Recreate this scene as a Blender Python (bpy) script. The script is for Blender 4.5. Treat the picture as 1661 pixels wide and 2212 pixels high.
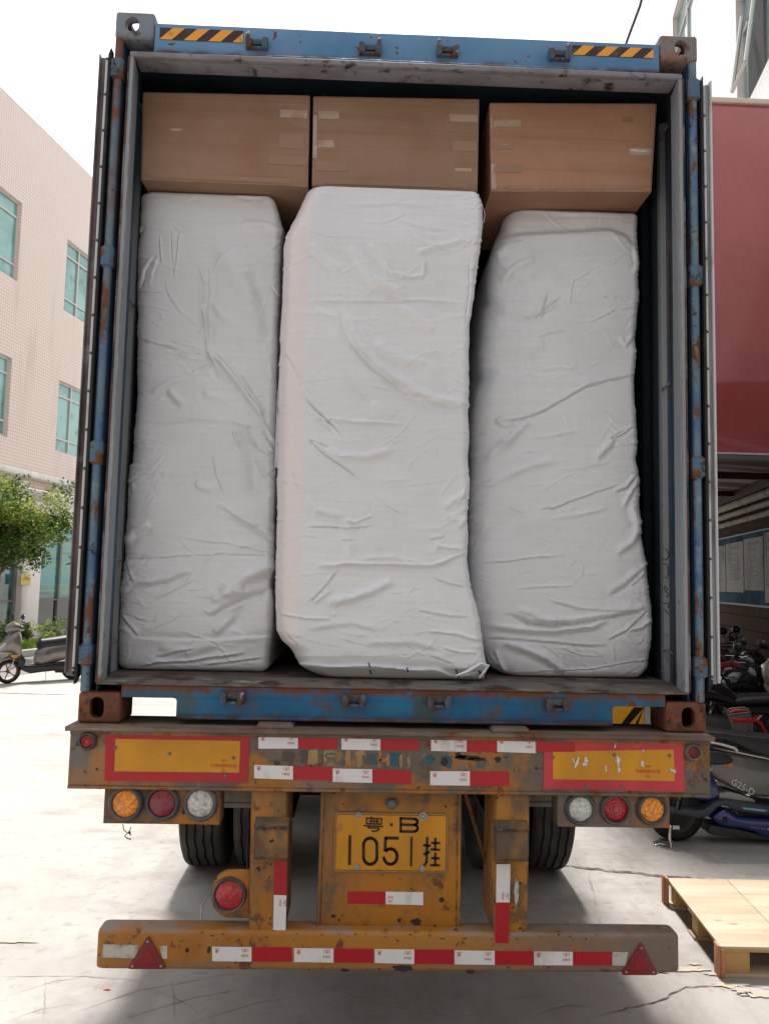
import bpy, math, random
import numpy as np
from mathutils import Vector, Matrix
for o in list(bpy.data.objects): bpy.data.objects.remove(o)
scene = bpy.context.scene
COL = scene.collection
ZB = 1.30                                   # height of the container's underside
# ------------------------------------------------------------------ camera
CAM = np.array([-0.1539, -3.1018, 0.5685 + ZB])
yaw, pitch, roll, FPX, IW, IH = 0.0299277, 0.0868214, 0.0221207, 1700.0, 1661.0, 2212.0
cy, sy, cp, sp = math.cos(yaw), math.sin(yaw), math.cos(pitch), math.sin(pitch)
FW = np.array([sy * cp, cy * cp, sp]); R0 = np.array([cy, -sy, 0.0]); U0 = np.cross(R0, FW)
RT = R0 * math.cos(roll) + U0 * math.sin(roll); UP = U0 * math.cos(roll) - R0 * math.sin(roll)
cd = bpy.data.cameras.new('camera'); cam = bpy.data.objects.new('camera', cd); COL.objects.link(cam)
cd.sensor_fit = 'VERTICAL'; cd.sensor_height = 36.0; cd.sensor_width = 27.0; cd.lens = FPX / IH * 36.0
cd.clip_start = 0.05; cd.clip_end = 2000
cam.matrix_world = Matrix(((RT[0], UP[0], -FW[0], CAM[0]), (RT[1], UP[1], -FW[1], CAM[1]), (RT[2], UP[2], -FW[2], CAM[2]), (0, 0, 0, 1)))
scene.camera = cam
# ------------------------------------------------------------------ light
SUN_EL, SUN_AZ = math.radians(63), math.radians(-1)
w = bpy.data.worlds.new('World'); scene.world = w; w.use_nodes = True
nt = w.node_tree; bg = nt.nodes['Background']
sky = nt.nodes.new('ShaderNodeTexSky'); sky.sky_type = 'NISHITA'; sky.sun_disc = False
sky.sun_elevation = SUN_EL; sky.sun_rotation = SUN_AZ; sky.air_density = 1.3; sky.dust_density = 7.0; sky.ozone_density = 1.0
# thin bright cloud veil mixed over the sky colour
tc = nt.nodes.new('ShaderNodeTexCoord'); nz = nt.nodes.new('ShaderNodeTexNoise'); nz.inputs['Scale'].default_value = 2.2; nz.inputs['Detail'].default_value = 5
rmp = nt.nodes.new('ShaderNodeMapRange'); rmp.inputs[1].default_value = .3; rmp.inputs[2].default_value = .7; rmp.inputs[3].default_value = .62; rmp.inputs[4].default_value = .95
mx = nt.nodes.new('ShaderNodeMix'); mx.data_type = 'RGBA'
nt.links.new(tc.outputs['Generated'], nz.inputs['Vector']); nt.links.new(nz.outputs['Fac'], rmp.inputs[0]); nt.links.new(rmp.outputs[0], mx.inputs[0])
nt.links.new(sky.outputs[0], mx.inputs[6])
# the veil glows round the sun and is duller on the far side of the sky
vd = nt.nodes.new('ShaderNodeVectorMath'); vd.operation = 'DOT_PRODUCT'; vd.inputs[1].default_value = (0, math.cos(math.radians(40)), math.sin(math.radians(40)))
nt.links.new(tc.outputs['Generated'], vd.inputs[0]); vr = nt.nodes.new('ShaderNodeMapRange'); vr.inputs[1].default_value = -.5; vr.inputs[2].default_value = .55; nt.links.new(vd.outputs['Value'], vr.inputs[0])
vm = nt.nodes.new('ShaderNodeMix'); vm.data_type = 'RGBA'; vm.inputs[6].default_value = (3.0, 3.2, 3.6, 1); vm.inputs[7].default_value = (13.5, 13.6, 13.8, 1); nt.links.new(vr.outputs[0], vm.inputs[0]); nt.links.new(vm.outputs[2], mx.inputs[7])
nt.links.new(mx.outputs[2], bg.inputs['Color']); bg.inputs['Strength'].default_value = 0.095
sd = bpy.data.lights.new('sun', 'SUN'); sd.energy = 4.8; sd.angle = math.radians(7); sd.color = (1, .965, .92)
sun = bpy.data.objects.new('sun', sd); COL.objects.link(sun)
sun.rotation_euler = (-(math.pi / 2 - SUN_EL), 0, -SUN_AZ)
scene.view_settings.view_transform = 'Standard'; scene.view_settings.look = 'None'
scene.view_settings.exposure = 0.5; scene.view_settings.gamma = 1
scene.render.engine = 'CYCLES'
# ------------------------------------------------------------------ pixel -> place (photo scaled to 1661 x 2212)
def ray(px, py): return FW * FPX + RT * (px - IW / 2) + UP * (IH / 2 - py)
def PY(px, py, Y):
    d = ray(px, py); return CAM + d * ((Y - CAM[1]) / d[1])
def PZ(px, py, Z=0.0):
    d = ray(px, py); return CAM + d * ((Z - CAM[2]) / d[2])
def PP(px, py, ox, oy, k):                  # vertical wall x = ox + k (y - oy)
    d = ray(px, py); n = np.array([1.0, -k, 0]); return CAM + d * (((np.array([ox, oy, 0]) - CAM) @ n) / (d @ n))
def proj(P):
    d = np.asarray(P) - CAM; z = d @ FW
    return IW / 2 + FPX * (d @ RT) / z, IH / 2 - FPX * (d @ UP) / z
def zm(ox, oy, s): return lambda x, y: ((ox + s * x) / 1.0837, (oy + s * y) / 1.0837)
# ------------------------------------------------------------------ materials
MATS = {}
def mat(name, base, rough=.5, metal=0.0, layers=(), bump=None, spec=.4, edge=None, coat=0.0, emit=None, alpha=None, trans=0.0, ior=1.45):
    if name in MATS: return MATS[name]
    m = bpy.data.materials.new(name); m.use_nodes = True; n = m.node_tree.nodes; l = m.node_tree.links
    b = n['Principled BSDF']
    tcn = n.new('ShaderNodeTexCoord'); sep = n.new('ShaderNodeSeparateXYZ'); l.new(tcn.outputs['Object'], sep.inputs[0])
    def noise(scale, stretch, seed, detail=5, rgh=.6):
        mp = n.new('ShaderNodeMapping'); l.new(tcn.outputs['Object'], mp.inputs[0])
        mp.inputs['Scale'].default_value = stretch; mp.inputs['Location'].default_value = (seed * 3.71, seed * 1.37, seed * 2.19)
        t = n.new('ShaderNodeTexNoise'); t.inputs['Scale'].default_value = scale; t.inputs['Detail'].default_value = detail; t.inputs['Roughness'].default_value = rgh
        l.new(mp.outputs[0], t.inputs['Vector']); return t.outputs['Fac']
    def rng(src, a, c, o0=0., o1=1.):
        r = n.new('ShaderNodeMapRange'); r.inputs[1].default_value = a; r.inputs[2].default_value = c; r.inputs[3].default_value = o0; r.inputs[4].default_value = o1
        l.new(src, r.inputs[0]); return r.outputs[0]
    def mul(a, c):
        q = n.new('ShaderNodeMath'); q.operation = 'MULTIPLY'; l.new(a, q.inputs[0])
        if isinstance(c, float): q.inputs[1].default_value = c
        else: l.new(c, q.inputs[1])
        return q.outputs[0]
    col = n.new('ShaderNodeRGB'); col.outputs[0].default_value = (*base, 1); cur = col.outputs[0]; rcur = None
    def mixc(f, c):
        nonlocal cur
        q = n.new('ShaderNodeMix'); q.data_type = 'RGBA'; l.new(f, q.inputs[0]); l.new(cur, q.inputs[6]); q.inputs[7].default_value = (*c, 1); cur = q.outputs[2]
    def mixr(f, r):
        nonlocal rcur
        q = n.new('ShaderNodeMix'); q.data_type = 'FLOAT'; l.new(f, q.inputs[0])
        if rcur is None: q.inputs[2].default_value = rough
        else: l.new(rcur, q.inputs[2])
        q.inputs[3].default_value = r; rcur = q.outputs[0]
    for i, L in enumerate(layers):
        c, sc, lo, hi = L[:4]; o = L[4] if len(L) > 4 else {}
        f = rng(noise(sc, o.get('st', (1, 1, 1)), i + 1 + o.get('seed', 0), o.get('d', 6), o.get('r', .62)), lo, hi, 0, o.get('a', 1.))
        for key, ax in (('x', 0), ('y', 1), ('z', 2)):
            if key in o:                       # (full at, gone at)
                f = mul(f, rng(sep.outputs[ax], o[key][0], o[key][1], 1, 0))
            if key + '2' in o: f = mul(f, rng(sep.outputs[ax], o[key + '2'][0], o[key + '2'][1], 1, 0))
        mixc(f, c)
        if 'rough' in o: mixr(f, o['rough'])
    if edge:
        bv = n.new('ShaderNodeBevel'); bv.inputs['Radius'].default_value = edge[1]; bv.samples = 4
        ge = n.new('ShaderNodeNewGeometry'); dt = n.new('ShaderNodeVectorMath'); dt.operation = 'DOT_PRODUCT'
        l.new(bv.outputs[0], dt.inputs[0]); l.new(ge.outputs['Normal'], dt.inputs[1])
        f = mul(rng(dt.outputs['Value'], .995, .93), rng(noise(edge[2] if len(edge) > 2 else 18, (1, 1, 1), 9), .38, .56))
        mixc(f, edge[0]); mixr(f, .85)
    l.new(cur, b.inputs['Base Color'])
    if rcur is not None: l.new(rcur, b.inputs['Roughness'])
    else: b.inputs['Roughness'].default_value = rough
    b.inputs['Metallic'].default_value = metal; b.inputs['Specular IOR Level'].default_value = spec
    b.inputs['Coat Weight'].default_value = coat; b.inputs['Transmission Weight'].default_value = trans; b.inputs['IOR'].default_value = ior
    if emit: b.inputs['Emission Color'].default_value = (*emit[0], 1); b.inputs['Emission Strength'].default_value = emit[1]
    if alpha is not None: b.inputs['Alpha'].default_value = alpha
    if bump:
        prev = None
        for k, B in enumerate(bump):
            bn = n.new('ShaderNodeBump'); bn.inputs['Strength'].default_value = B[1]; bn.inputs['Distance'].default_value = B[2] if len(B) > 2 else .004
            l.new(noise(B[0], B[3] if len(B) > 3 else (1, 1, 1), 20 + k, 4), bn.inputs['Height'])
            if prev: l.new(prev, bn.inputs['Normal'])
            prev = bn.outputs[0]
        l.new(prev, b.inputs['Normal'])
    MATS[name] = m; return m
def tile_mat(name, c1, c2, grout, bw, bh, mort, rough=.35, offset=0.0, stains=(), spec=.4):
    m = bpy.data.materials.new(name); m.use_nodes = True; n = m.node_tree.nodes; l = m.node_tree.links; b = n['Principled BSDF']
    tcn = n.new('ShaderNodeTexCoord'); sep = n.new('ShaderNodeSeparateXYZ'); l.new(tcn.outputs['Object'], sep.inputs[0])
    cmb = n.new('ShaderNodeCombineXYZ'); l.new(sep.outputs[1], cmb.inputs[0]); l.new(sep.outputs[2], cmb.inputs[1])
    br = n.new('ShaderNodeTexBrick'); br.offset = offset; l.new(cmb.outputs[0], br.inputs['Vector'])
    br.inputs['Color1'].default_value = (*c1, 1); br.inputs['Color2'].default_value = (*c2, 1); br.inputs['Mortar'].default_value = (*grout, 1)
    br.inputs['Scale'].default_value = 1; br.inputs['Brick Width'].default_value = bw; br.inputs['Row Height'].default_value = bh; br.inputs['Mortar Size'].default_value = mort; br.inputs['Mortar Smooth'].default_value = .1
    cur = br.outputs['Color']
    for i, (c, sc, lo, hi, st, a) in enumerate(stains):
        mp = n.new('ShaderNodeMapping'); l.new(tcn.outputs['Object'], mp.inputs[0]); mp.inputs['Scale'].default_value = st
        t = n.new('ShaderNodeTexNoise'); t.inputs['Scale'].default_value = sc; t.inputs['Detail'].default_value = 5; l.new(mp.outputs[0], t.inputs['Vector'])
        r = n.new('ShaderNodeMapRange'); r.inputs[1].default_value = lo; r.inputs[2].default_value = hi; r.inputs[4].default_value = a; l.new(t.outputs['Fac'], r.inputs[0])
        q = n.new('ShaderNodeMix'); q.data_type = 'RGBA'; l.new(r.outputs[0], q.inputs[0]); l.new(cur, q.inputs[6]); q.inputs[7].default_value = (*c, 1); cur = q.outputs[2]
    l.new(cur, b.inputs['Base Color']); b.inputs['Roughness'].default_value = rough; b.inputs['Specular IOR Level'].default_value = spec
    bn = n.new('ShaderNodeBump'); bn.inputs['Strength'].default_value = .4; bn.inputs['Distance'].default_value = .003; bn.invert = True
    l.new(br.outputs['Fac'], bn.inputs['Height']); l.new(bn.outputs[0], b.inputs['Normal'])
    MATS[name] = m; return m
RUST = (.12, .042, .018); RUSTD = (.035, .016, .010); GRIME = (.070, .056, .045); SOOT = (.018, .016, .015)
YEL = (.36, .148, .010)
BRN = {'st': (1, 1, .22)}
def L(c, s, lo, hi, **k): return (c, s, lo, hi, k)
M_blue = mat('blue_container_paint', (.002, .078, .19), .5, layers=[L((.005, .14, .26), 3, .46, .6, a=.7), L((.03, .06, .055), 6, .52, .64, st=(1, 1, .3), a=.85), L(GRIME, 9, .53, .66, a=.8), L((.03, .06, .055), 4, .3, .5, x=(-1.0, -.7), a=.7), L(RUST, 14, .58, .65, rough=.9), L(RUST, 8, .36, .50, z=(ZB + .135, ZB + .112), rough=.9), L(RUSTD, 10, .40, .55, z=(ZB + .02, ZB + .05), rough=.9)], bump=[(30, .25, .002)], edge=(RUST, .012))
M_head = mat('flare_lightened_header_blue', (.065, .175, .33), .42, layers=[L((.14, .27, .42), 2, .35, .65, a=.6), L((.20, .23, .26), 8, .56, .70, st=(1, 1, .4), a=.6), L(RUST, 20, .645, .68, rough=.9), L((.10, .06, .06), 12, .42, .6, z=(ZB + 2.73, ZB + 2.75), a=.8, rough=.9)], bump=[(25, .15, .002)], edge=(RUSTD, .008))  # blue lightened to imitate lens flare along the header; rust is real
M_dblue = mat('dark_blue_post_paint', (.010, .045, .09), .5, layers=[L((.02, .09, .20), 4, .5, .7, st=(1, 1, .2)), L(SOOT, 5, .45, .6, st=(1, 1, .15)), L(RUST, 16, .62, .68, st=(1, 1, .5))], bump=[(30, .2, .002)])
M_navy = mat('dark_navy_interior', (.028, .045, .060), .6, layers=[L((.015, .022, .03), 3, .4, .7, st=(1, 1, .2)), L((.07, .09, .09), 9, .62, .72)])  # interior behind the front lining is coloured dark navy
M_lin = mat('grey_container_lining', (.235, .255, .28), .5, layers=[L((.15, .155, .165), 6, .45, .7, st=(1, 1, .12), a=.8), L((.10, .085, .07), 18, .63, .72, a=.9), L(RUST, 12, .55, .66, z=(ZB + .16, ZB + .32), rough=.9), L(RUST, 30, .70, .74)], bump=[(40, .15, .001)], edge=((.10, .05, .03), .006))
M_seal = mat('grimy_grey_header_lining', (.20, .19, .215), .6, layers=[L((.11, .095, .10), 7, .46, .66, st=(.6, 1, 1.5), a=.7), L(RUSTD, 15, .56, .66)], bump=[(30, .3, .002)])
M_wall_in = mat('container_inner_wall', (.12, .15, .17), .6, layers=[L((.05, .07, .08), 3, .4, .7, st=(1, 1, .2))])
M_lug = mat('rusty_hinge_lug', (.05, .13, .21), .6, layers=[L((.13, .05, .025), 14, .48, .58, rough=.9), L((.20, .09, .04), 30, .60, .68), L(RUSTD, 22, .58, .66)], bump=[(50, .5, .002)], edge=((.20, .08, .03), .008))
M_pipe = mat('chipped_blue_hinge_paint', (.10, .165, .215), .5, layers=[L((.05, .12, .23), 7, .46, .6, st=(1, 1, .4)), L((.20, .22, .22), 12, .55, .66), L((.13, .055, .03), 15, .53, .60, st=(1, 1, .35), rough=.9), L((.15, .05, .03), 6, .38, .56, z2=(ZB + 2.5, ZB + 1.5), x=(-1.0, .5), rough=.85), L(RUSTD, 30, .60, .67)], bump=[(50, .3, .002)], edge=(RUST, .006))
M_rust = mat('rusted_casting', (.115, .045, .024), .88, layers=[L((.19, .07, .030), 9, .45, .65), L((.045, .02, .013), 22, .52, .66), L((.26, .13, .08), 60, .66, .72, a=.6), L((.35, .28, .20), 7, .70, .76, z=(ZB + .03, ZB + .05), a=.7)], bump=[(60, .7, .004), (18, .3, .004)], edge=((.16, .08, .05), .01))
M_cast_top = mat('faded_blue_grey_casting', (.17, .20, .24), .6, layers=[L((.13, .085, .07), 10, .48, .62), L(RUSTD, 22, .60, .68), L(RUST, 8, .58, .66)], bump=[(50, .4, .003)], edge=(RUST, .014))
M_castr = mat('brown_stained_casting', (.17, .16, .165), .6, layers=[L((.20, .11, .08), 8, .42, .6), L(RUST, 16, .55, .66), L(RUSTD, 30, .62, .7)], bump=[(50, .4, .003)], edge=(RUST, .014))
M_black = mat('black_rubber', (.012, .012, .013), .6, layers=[L((.04, .036, .033), 8, .55, .75)])
M_gap = mat('sooty_steel', (.02, .019, .019), .8, layers=[L((.05, .035, .025), 6, .5, .7)])
M_strip = mat('white_retaining_strip', (.50, .50, .52), .4, layers=[L((.30, .28, .26), 9, .58, .72, st=(1, 1, .4)), L((.10, .08, .07), 40, .70, .74)])
M_doorb = mat('brown_grey_door_edge', (.17, .14, .14), .6, layers=[L((.07, .05, .05), 7, .45, .65, st=(1, 1, .3)), L((.30, .29, .31), 5, .6, .75)], bump=[(60, .5, .003)])
M_doorg = mat('slate_door_skin', (.22, .24, .27), .5, layers=[L((.10, .10, .12), 6, .5, .65, st=(1, 1, .2))])
M_rivet = mat('dull_rivet', (.14, .135, .12), .5, .6)
M_floor = mat('worn_container_floor', (.085, .062, .05), .8, layers=[L((.20, .16, .12), 10, .5, .66, st=(.25, 1, 1)), L((.03, .02, .018), 7, .5, .64)], bump=[(20, .3, .003, (.2, 1, 1))])
M_sillp = mat('scraped_threshold_plate', (.12, .105, .09), .7, layers=[L((.33, .29, .24), 14, .56, .7, st=(.3, 1, 1)), L(RUSTD, 9, .50, .62), L((.05, .10, .10), 6, .6, .7)], bump=[(40, .4, .003)], edge=(RUST, .01))
M_card = mat('brown_cardboard', (.285, .175, .118), .75, layers=[L((.24, .135, .082), 2.5, .4, .65), L((.21, .12, .074), 3, .5, .62, st=(.15, 1, 6), a=.5)], bump=[(3, .35, .006, (.2, 1, 30)), (90, .08, .001), (2.2, .5, .03)], edge=((.46, .33, .24), .007, 12))
M_card2 = mat('reddish_cardboard', (.345, .19, .12), .75, layers=[L((.29, .15, .09), 2.5, .4, .65), L((.25, .13, .08), 3, .5, .62, st=(.15, 1, 6), a=.5)], bump=[(3, .35, .006, (.2, 1, 30)), (90, .08, .001), (2.2, .5, .03)], edge=((.48, .34, .25), .007, 12))
M_ptape = mat('glossy_packing_tape', (.38, .27, .20), .16, layers=[L((.62, .52, .45), 40, .60, .68, st=(.2, 1, 1)), L((.33, .20, .13), 12, .5, .6)], bump=[(60, .6, .002, (.3, 1, 1))], spec=.8)
M_ptape2 = mat('brown_packing_tape', (.27, .155, .095), .22, layers=[L((.40, .27, .2), 40, .64, .70, st=(.2, 1, 1))], bump=[(60, .6, .002, (.3, 1, 1))], spec=.7)
M_grimy = mat('grimy_beam_steel', (.115, .096, .076), .7, layers=[L((.32, .125, .015), 4.5, .50, .58, a=.9), L((.35, .14, .025), 5, .44, .58, x=(-1.06, -.98), a=.9), L((.30, .13, .025), 6, .42, .56, z=(ZB - .21, ZB - .17), x=(.45, .60), a=.8), L((.16, .14, .12), 4, .5, .7, st=(1, 1, .3)), L(RUST, 11, .56, .66), L(RUSTD, 24, .60, .68), L(SOOT, 3, .58, .72, a=.6)], bump=[(40, .35, .003)], edge=(RUST, .008))
M_plateb = mat('brown_deck_plate', (.12, .085, .062), .75, layers=[L((.22, .17, .13), 6, .45, .7, st=(.3, 1, 1)), L(RUST, 10, .55, .66), L((.35, .15, .05), 20, .66, .72)], bump=[(30, .3, .003)], edge=(RUSTD, .008))
def yellow(nm, amt, seed=0, **kw):
    return mat(nm, YEL, .5, layers=[L((.33, .115, .018), 3, .40, .66, a=.8, seed=seed, st=(1, 1, .4)), L(GRIME, 3.2, .60 - amt, .72 - amt, seed=seed, a=.92, st=(1, 1, .5), rough=.75),
        L(GRIME, 9, .58 - amt * .5, .68 - amt * .5, seed=seed, a=.8), L(RUST, 13, .60, .655, seed=seed), L((.12, .08, .042), 2.2, .47, .60, seed=seed + 3, a=.7, st=(1.6, 1, .35), rough=.7), L(SOOT, 34, .655 - amt * .2, .68 - amt * .2, seed=seed, rough=.9), L((.085, .06, .04), 5, .30, .62, seed=seed + 5, a=.55, z=(ZB - .235, ZB - .36))], bump=[(35, .25, .002)], edge=(RUSTD, .008, 22), **kw)
M_yel = yellow('chipped_yellow_paint', .02, 1)
M_yel2 = yellow('dirty_yellow_paint', .07, 6)
M_yel3 = yellow('oily_yellow_paint', .17, 7)
M_refred = mat('red_reflective_film', (.35, .007, .017), .3, layers=[L((.29, .015, .024), 4, .5, .7, a=.6)], bump=[(160, .06, .001)])
M_refred2 = mat('faded_red_film', (.47, .035, .05), .32, layers=[L((.34, .02, .03), 3, .45, .65), L((.25, .03, .03), 14, .62, .72)], bump=[(20, .35, .004)])
M_refyel = mat('yellow_reflective_film', (.54, .25, .005), .32, layers=[L((.42, .18, .006), 3, .4, .65), L((.34, .17, .02), 12, .66, .74)], bump=[(25, .2, .003), (170, .15, .001)])
M_refwhite = mat('white_reflective_film', (.60, .60, .60), .3, layers=[L((.36, .35, .33), 9, .56, .70, st=(1, 1, .35)), L((.15, .13, .11), 40, .70, .73)], bump=[(170, .1, .001)])
M_inkred = mat('red_ink', (.45, .02, .03), .4)
M_plate = mat('yellow_plate_enamel', (.52, .225, .005), .35, layers=[L((.40, .17, .008), 4, .45, .65, st=(1, 1, .4)), L((.28, .13, .02), 12, .62, .72)], bump=[(12, .1, .002)])
M_ink = mat('black_enamel', (.010, .010, .010), .4, layers=[L((.05, .03, .01), 60, .66, .7)])
M_bolt = mat('dull_zinc_bolt', (.32, .31, .30), .45, .7)
M_silver = mat('torn_silver_backing', (.55, .55, .54), .35, .6, bump=[(90, .8, .003)])
def lens(nm, c, c2): return mat(nm, c, .12, layers=[L(c2, 95, .52, .60, d=0, a=.6), L((c[0] * .55, c[1] * .55, c[2] * .55), 60, .60, .66, d=0, a=.7), L((c[0] * .6, c[1] * .6, c[2] * .6), 7, .5, .7, a=.5)], bump=[(80, .7, .003)], coat=.5)
M_amber = lens('amber_lens', (.62, .18, .008), (.80, .38, .03)); M_dkred = lens('dark_red_lens', (.17, .008, .02), (.20, .012, .03))
M_rred = lens('red_lens', (.34, .012, .02), (.50, .04, .04)); M_clear = lens('clear_lens', (.40, .40, .38), (.60, .60, .58))
M_tri = mat('red_reflector_plastic', (.17, .012, .016), .5, layers=[L((.11, .03, .025), 12, .45, .65)], bump=[(200, .3, .001)])
M_tri2 = mat('inner_triangle_plastic', (.22, .010, .014), .35)
M_tyre = mat('dusty_tyre', (.028, .026, .025), .8, layers=[L((.065, .058, .05), 6, .45, .65), L((.10, .09, .075), 18, .66, .74)], bump=[(80, .2, .002)])
M_rim = mat('brown_dirty_rim', (.10, .05, .035), .7, layers=[L((.18, .15, .13), 8, .5, .7)])
M_silvtape = mat('worn_silver_tape', (.42, .40, .36), .5, layers=[L((.20, .18, .15), 20, .52, .64)], bump=[(150, .4, .002)])
M_teal = mat('old_teal_paint', (.010, .085, .11), .5, layers=[L((.09, .085, .07), 7, .48, .60), L((.25, .13, .03), 14, .58, .64), L(GRIME, 5, .52, .6)])
M_cream = mat('old_cream_lettering', (.33, .23, .10), .6, layers=[L((.34, .15, .03), 9, .42, .56), L((.20, .17, .12), 14, .46, .6), L(GRIME, 20, .56, .64)])
M_lamp_h = mat('lamp_housing', (.06, .058, .054), .65, layers=[L((.13, .115, .10), 8, .45, .65)])
# ------------------------------------------------------------------ mesh helpers
class MB:
    def __init__(s): s.v = []; s.f = []; s.mi = []; s.sm = []
    def add(s, vs, fs, mi=0, smooth=False):
        o = len(s.v); s.v += [tuple(map(float, p)) for p in vs]
        for f in fs: s.f.append(tuple(o + i for i in f)); s.mi.append(mi); s.sm.append(smooth)
        return s
    def box(s, x0, x1, y0, y1, z0, z1, mi=0):
        return s.add([(x0, y0, z0), (x1, y0, z0), (x1, y1, z0), (x0, y1, z0), (x0, y0, z1), (x1, y0, z1), (x1, y1, z1), (x0, y1, z1)],
                     [(0, 3, 2, 1), (4, 5, 6, 7), (0, 1, 5, 4), (1, 2, 6, 5), (2, 3, 7, 6), (3, 0, 4, 7)], mi)
    def hexa(s, b, t, mi=0):                # bottom 4, top 4 (ccw from above)
        return s.add(list(b) + list(t), [(0, 3, 2, 1), (4, 5, 6, 7), (0, 1, 5, 4), (1, 2, 6, 5), (2, 3, 7, 6), (3, 0, 4, 7)], mi)
    def prism(s, poly, a, b, ax='y', mi=0, smooth=False):   # poly: 2D points in the two other axes
        def P(p, h): return {'y': (p[0], h, p[1]), 'x': (h, p[0], p[1]), 'z': (p[0], p[1], h)}[ax]
        n = len(poly); area = sum(poly[i][0] * poly[(i + 1) % n][1] - poly[(i + 1) % n][0] * poly[i][1] for i in range(n))
        if area < 0: poly = list(poly)[::-1]
        if (ax == 'y'): a, b = b, a
        vs = [P(p, a) for p in poly] + [P(p, b) for p in poly]
        s.add(vs, [tuple(range(n))[::-1], tuple(range(n, 2 * n))], mi)
        o = len(s.v) - 2 * n
        for i in range(n):
            j = (i + 1) % n; s.f.append((o + i, o + j, o + n + j, o + n + i)); s.mi.append(mi); s.sm.append(smooth)
        return s
    def tube(s, pts, r, n=10, mi=0, cap=True, flat=1.0):
        pts = [Vector(p) for p in pts]; rs = r if isinstance(r, (list, tuple)) else [r] * len(pts)
        rings = []; up = None
        for i, p in enumerate(pts):
            t = (pts[min(i + 1, len(pts) - 1)] - pts[max(i - 1, 0)]).normalized()
            if up is None: up = Vector((0, 0, 1)) if abs(t.z) < .9 else Vector((1, 0, 0))
            a = t.cross(up).normalized(); b = a.cross(t).normalized(); up = b
            rings.append([p + (a * math.cos(2 * math.pi * k / n) + b * math.sin(2 * math.pi * k / n) * flat) * rs[i] for k in range(n)])
        vs = [q for R in rings for q in R]; fs = []
        for i in range(len(pts) - 1):
            for k in range(n):
                k2 = (k + 1) % n; fs.append((i * n + k, i * n + k2, (i + 1) * n + k2, (i + 1) * n + k))
        s.add(vs, fs, mi, True)
        if cap: o = len(s.v) - len(vs); s.f += [tuple(o + k for k in range(n))[::-1], tuple(o + (len(pts) - 1) * n + k for k in range(n))]; s.mi += [mi] * 2; s.sm += [False] * 2
        return s
    def lathe(s, prof, c, axis='y', n=40, mi=0, closed=False, mis=None):   # prof (r, h) along axis
        c = Vector(c); vs = []; fs = []
        for (r, h) in prof:
            for k in range(n):
                t = 2 * math.pi * k / n; u, v = r * math.cos(t), r * math.sin(t)
                vs.append(c + Vector({'y': (u, h, v), 'x': (h, u, v), 'z': (u, v, h)}[axis]))
        m = len(prof)
        for i in range(m - (0 if closed else 1)):
            j = (i + 1) % m
            for k in range(n):
                k2 = (k + 1) % n; fs.append((i * n + k, i * n + k2, j * n + k2, j * n + k))
        if mis:
            o = len(s.v); s.v += [tuple(p) for p in vs]
            for q, f in enumerate(fs): s.f.append(tuple(o + i for i in f)); s.mi.append(mis[q // n]); s.sm.append(True)
        else: s.add(vs, fs, mi, True)
        return s
    def loft(s, secs, n=16, mi=0, yc=0.0, pw=1.0):          # secs (x, z, ry, rz) superellipse sections along x
        vs = []; fs = []
        for (x, z, ry, rz) in secs:
            for k in range(n):
                t = 2 * math.pi * k / n; c, q = math.cos(t), math.sin(t)
                vs.append((x, yc + ry * math.copysign(abs(c) ** pw, c), z + rz * math.copysign(abs(q) ** pw, q)))
        for i in range(len(secs) - 1):
            for k in range(n):
                k2 = (k + 1) % n; fs.append((i * n + k, i * n + k2, (i + 1) * n + k2, (i + 1) * n + k))
        s.add(vs, fs + [tuple(range(n)), tuple((len(secs) - 1) * n + k for k in range(n))[::-1]], mi, True); return s
    def ribbon(s, pts, wd, y, t=.001, mi=0):               # flat stroke in the XZ plane at depth y
        for i in range(len(pts) - 1):
            a, b = np.array(pts[i], float), np.array(pts[i + 1], float); d = b - a; L_ = np.hypot(*d)
            if L_ < 1e-6: continue
            d /= L_; nrm = np.array([-d[1], d[0]]) * wd / 2; e = d * wd * .18
            s.prism([a - e + nrm, a - e - nrm, b + e - nrm, b + e + nrm], y, y + t, 'y', mi)
        return s
    def text(s, body, M, width=None, size=1.0, mi=0, extrude=.0):
        cu = bpy.data.curves.new('lettering', 'FONT'); cu.body = body; cu.size = size; cu.extrude = extrude; cu.align_x = 'CENTER'; cu.align_y = 'CENTER'; cu.resolution_u = 2
        ob = bpy.data.objects.new('lettering', cu); COL.objects.link(ob); dg = bpy.context.evaluated_depsgraph_get(); dg.update()
        me = ob.evaluated_get(dg).to_mesh(); vs = [v.co.copy() for v in me.vertices]; fs = [tuple(p.vertices) for p in me.polygons]
        if width and vs:
            x0 = min(v.x for v in vs); x1 = max(v.x for v in vs); k = width / max(x1 - x0, 1e-6); cx = (x0 + x1) / 2
            vs = [Vector(((v.x - cx) * k, v.y * k, v.z)) for v in vs]
        s.add([M @ v for v in vs], fs, mi); bpy.data.objects.remove(ob); bpy.data.curves.remove(cu); return s
    def build(s, name, mats, parent=None, bevel=0, seg=2, edge=True, weld=False, tri=False):
        me = bpy.data.meshes.new(name); me.from_pydata(s.v, [], s.f)
        for m in (mats if isinstance(mats, (list, tuple)) else [mats]): me.materials.append(m)
        me.polygons.foreach_set('material_index', s.mi); me.polygons.foreach_set('use_smooth', s.sm if not bevel else [True] * len(s.f)); me.update(); me.validate()
        o = bpy.data.objects.new(name, me); COL.objects.link(o)
        if parent is not None:
            o.parent = parent
            if parent.parent is None and parent.type == 'EMPTY': o.location = -Vector(parent.get('_w', (0, 0, 0)))
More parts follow.
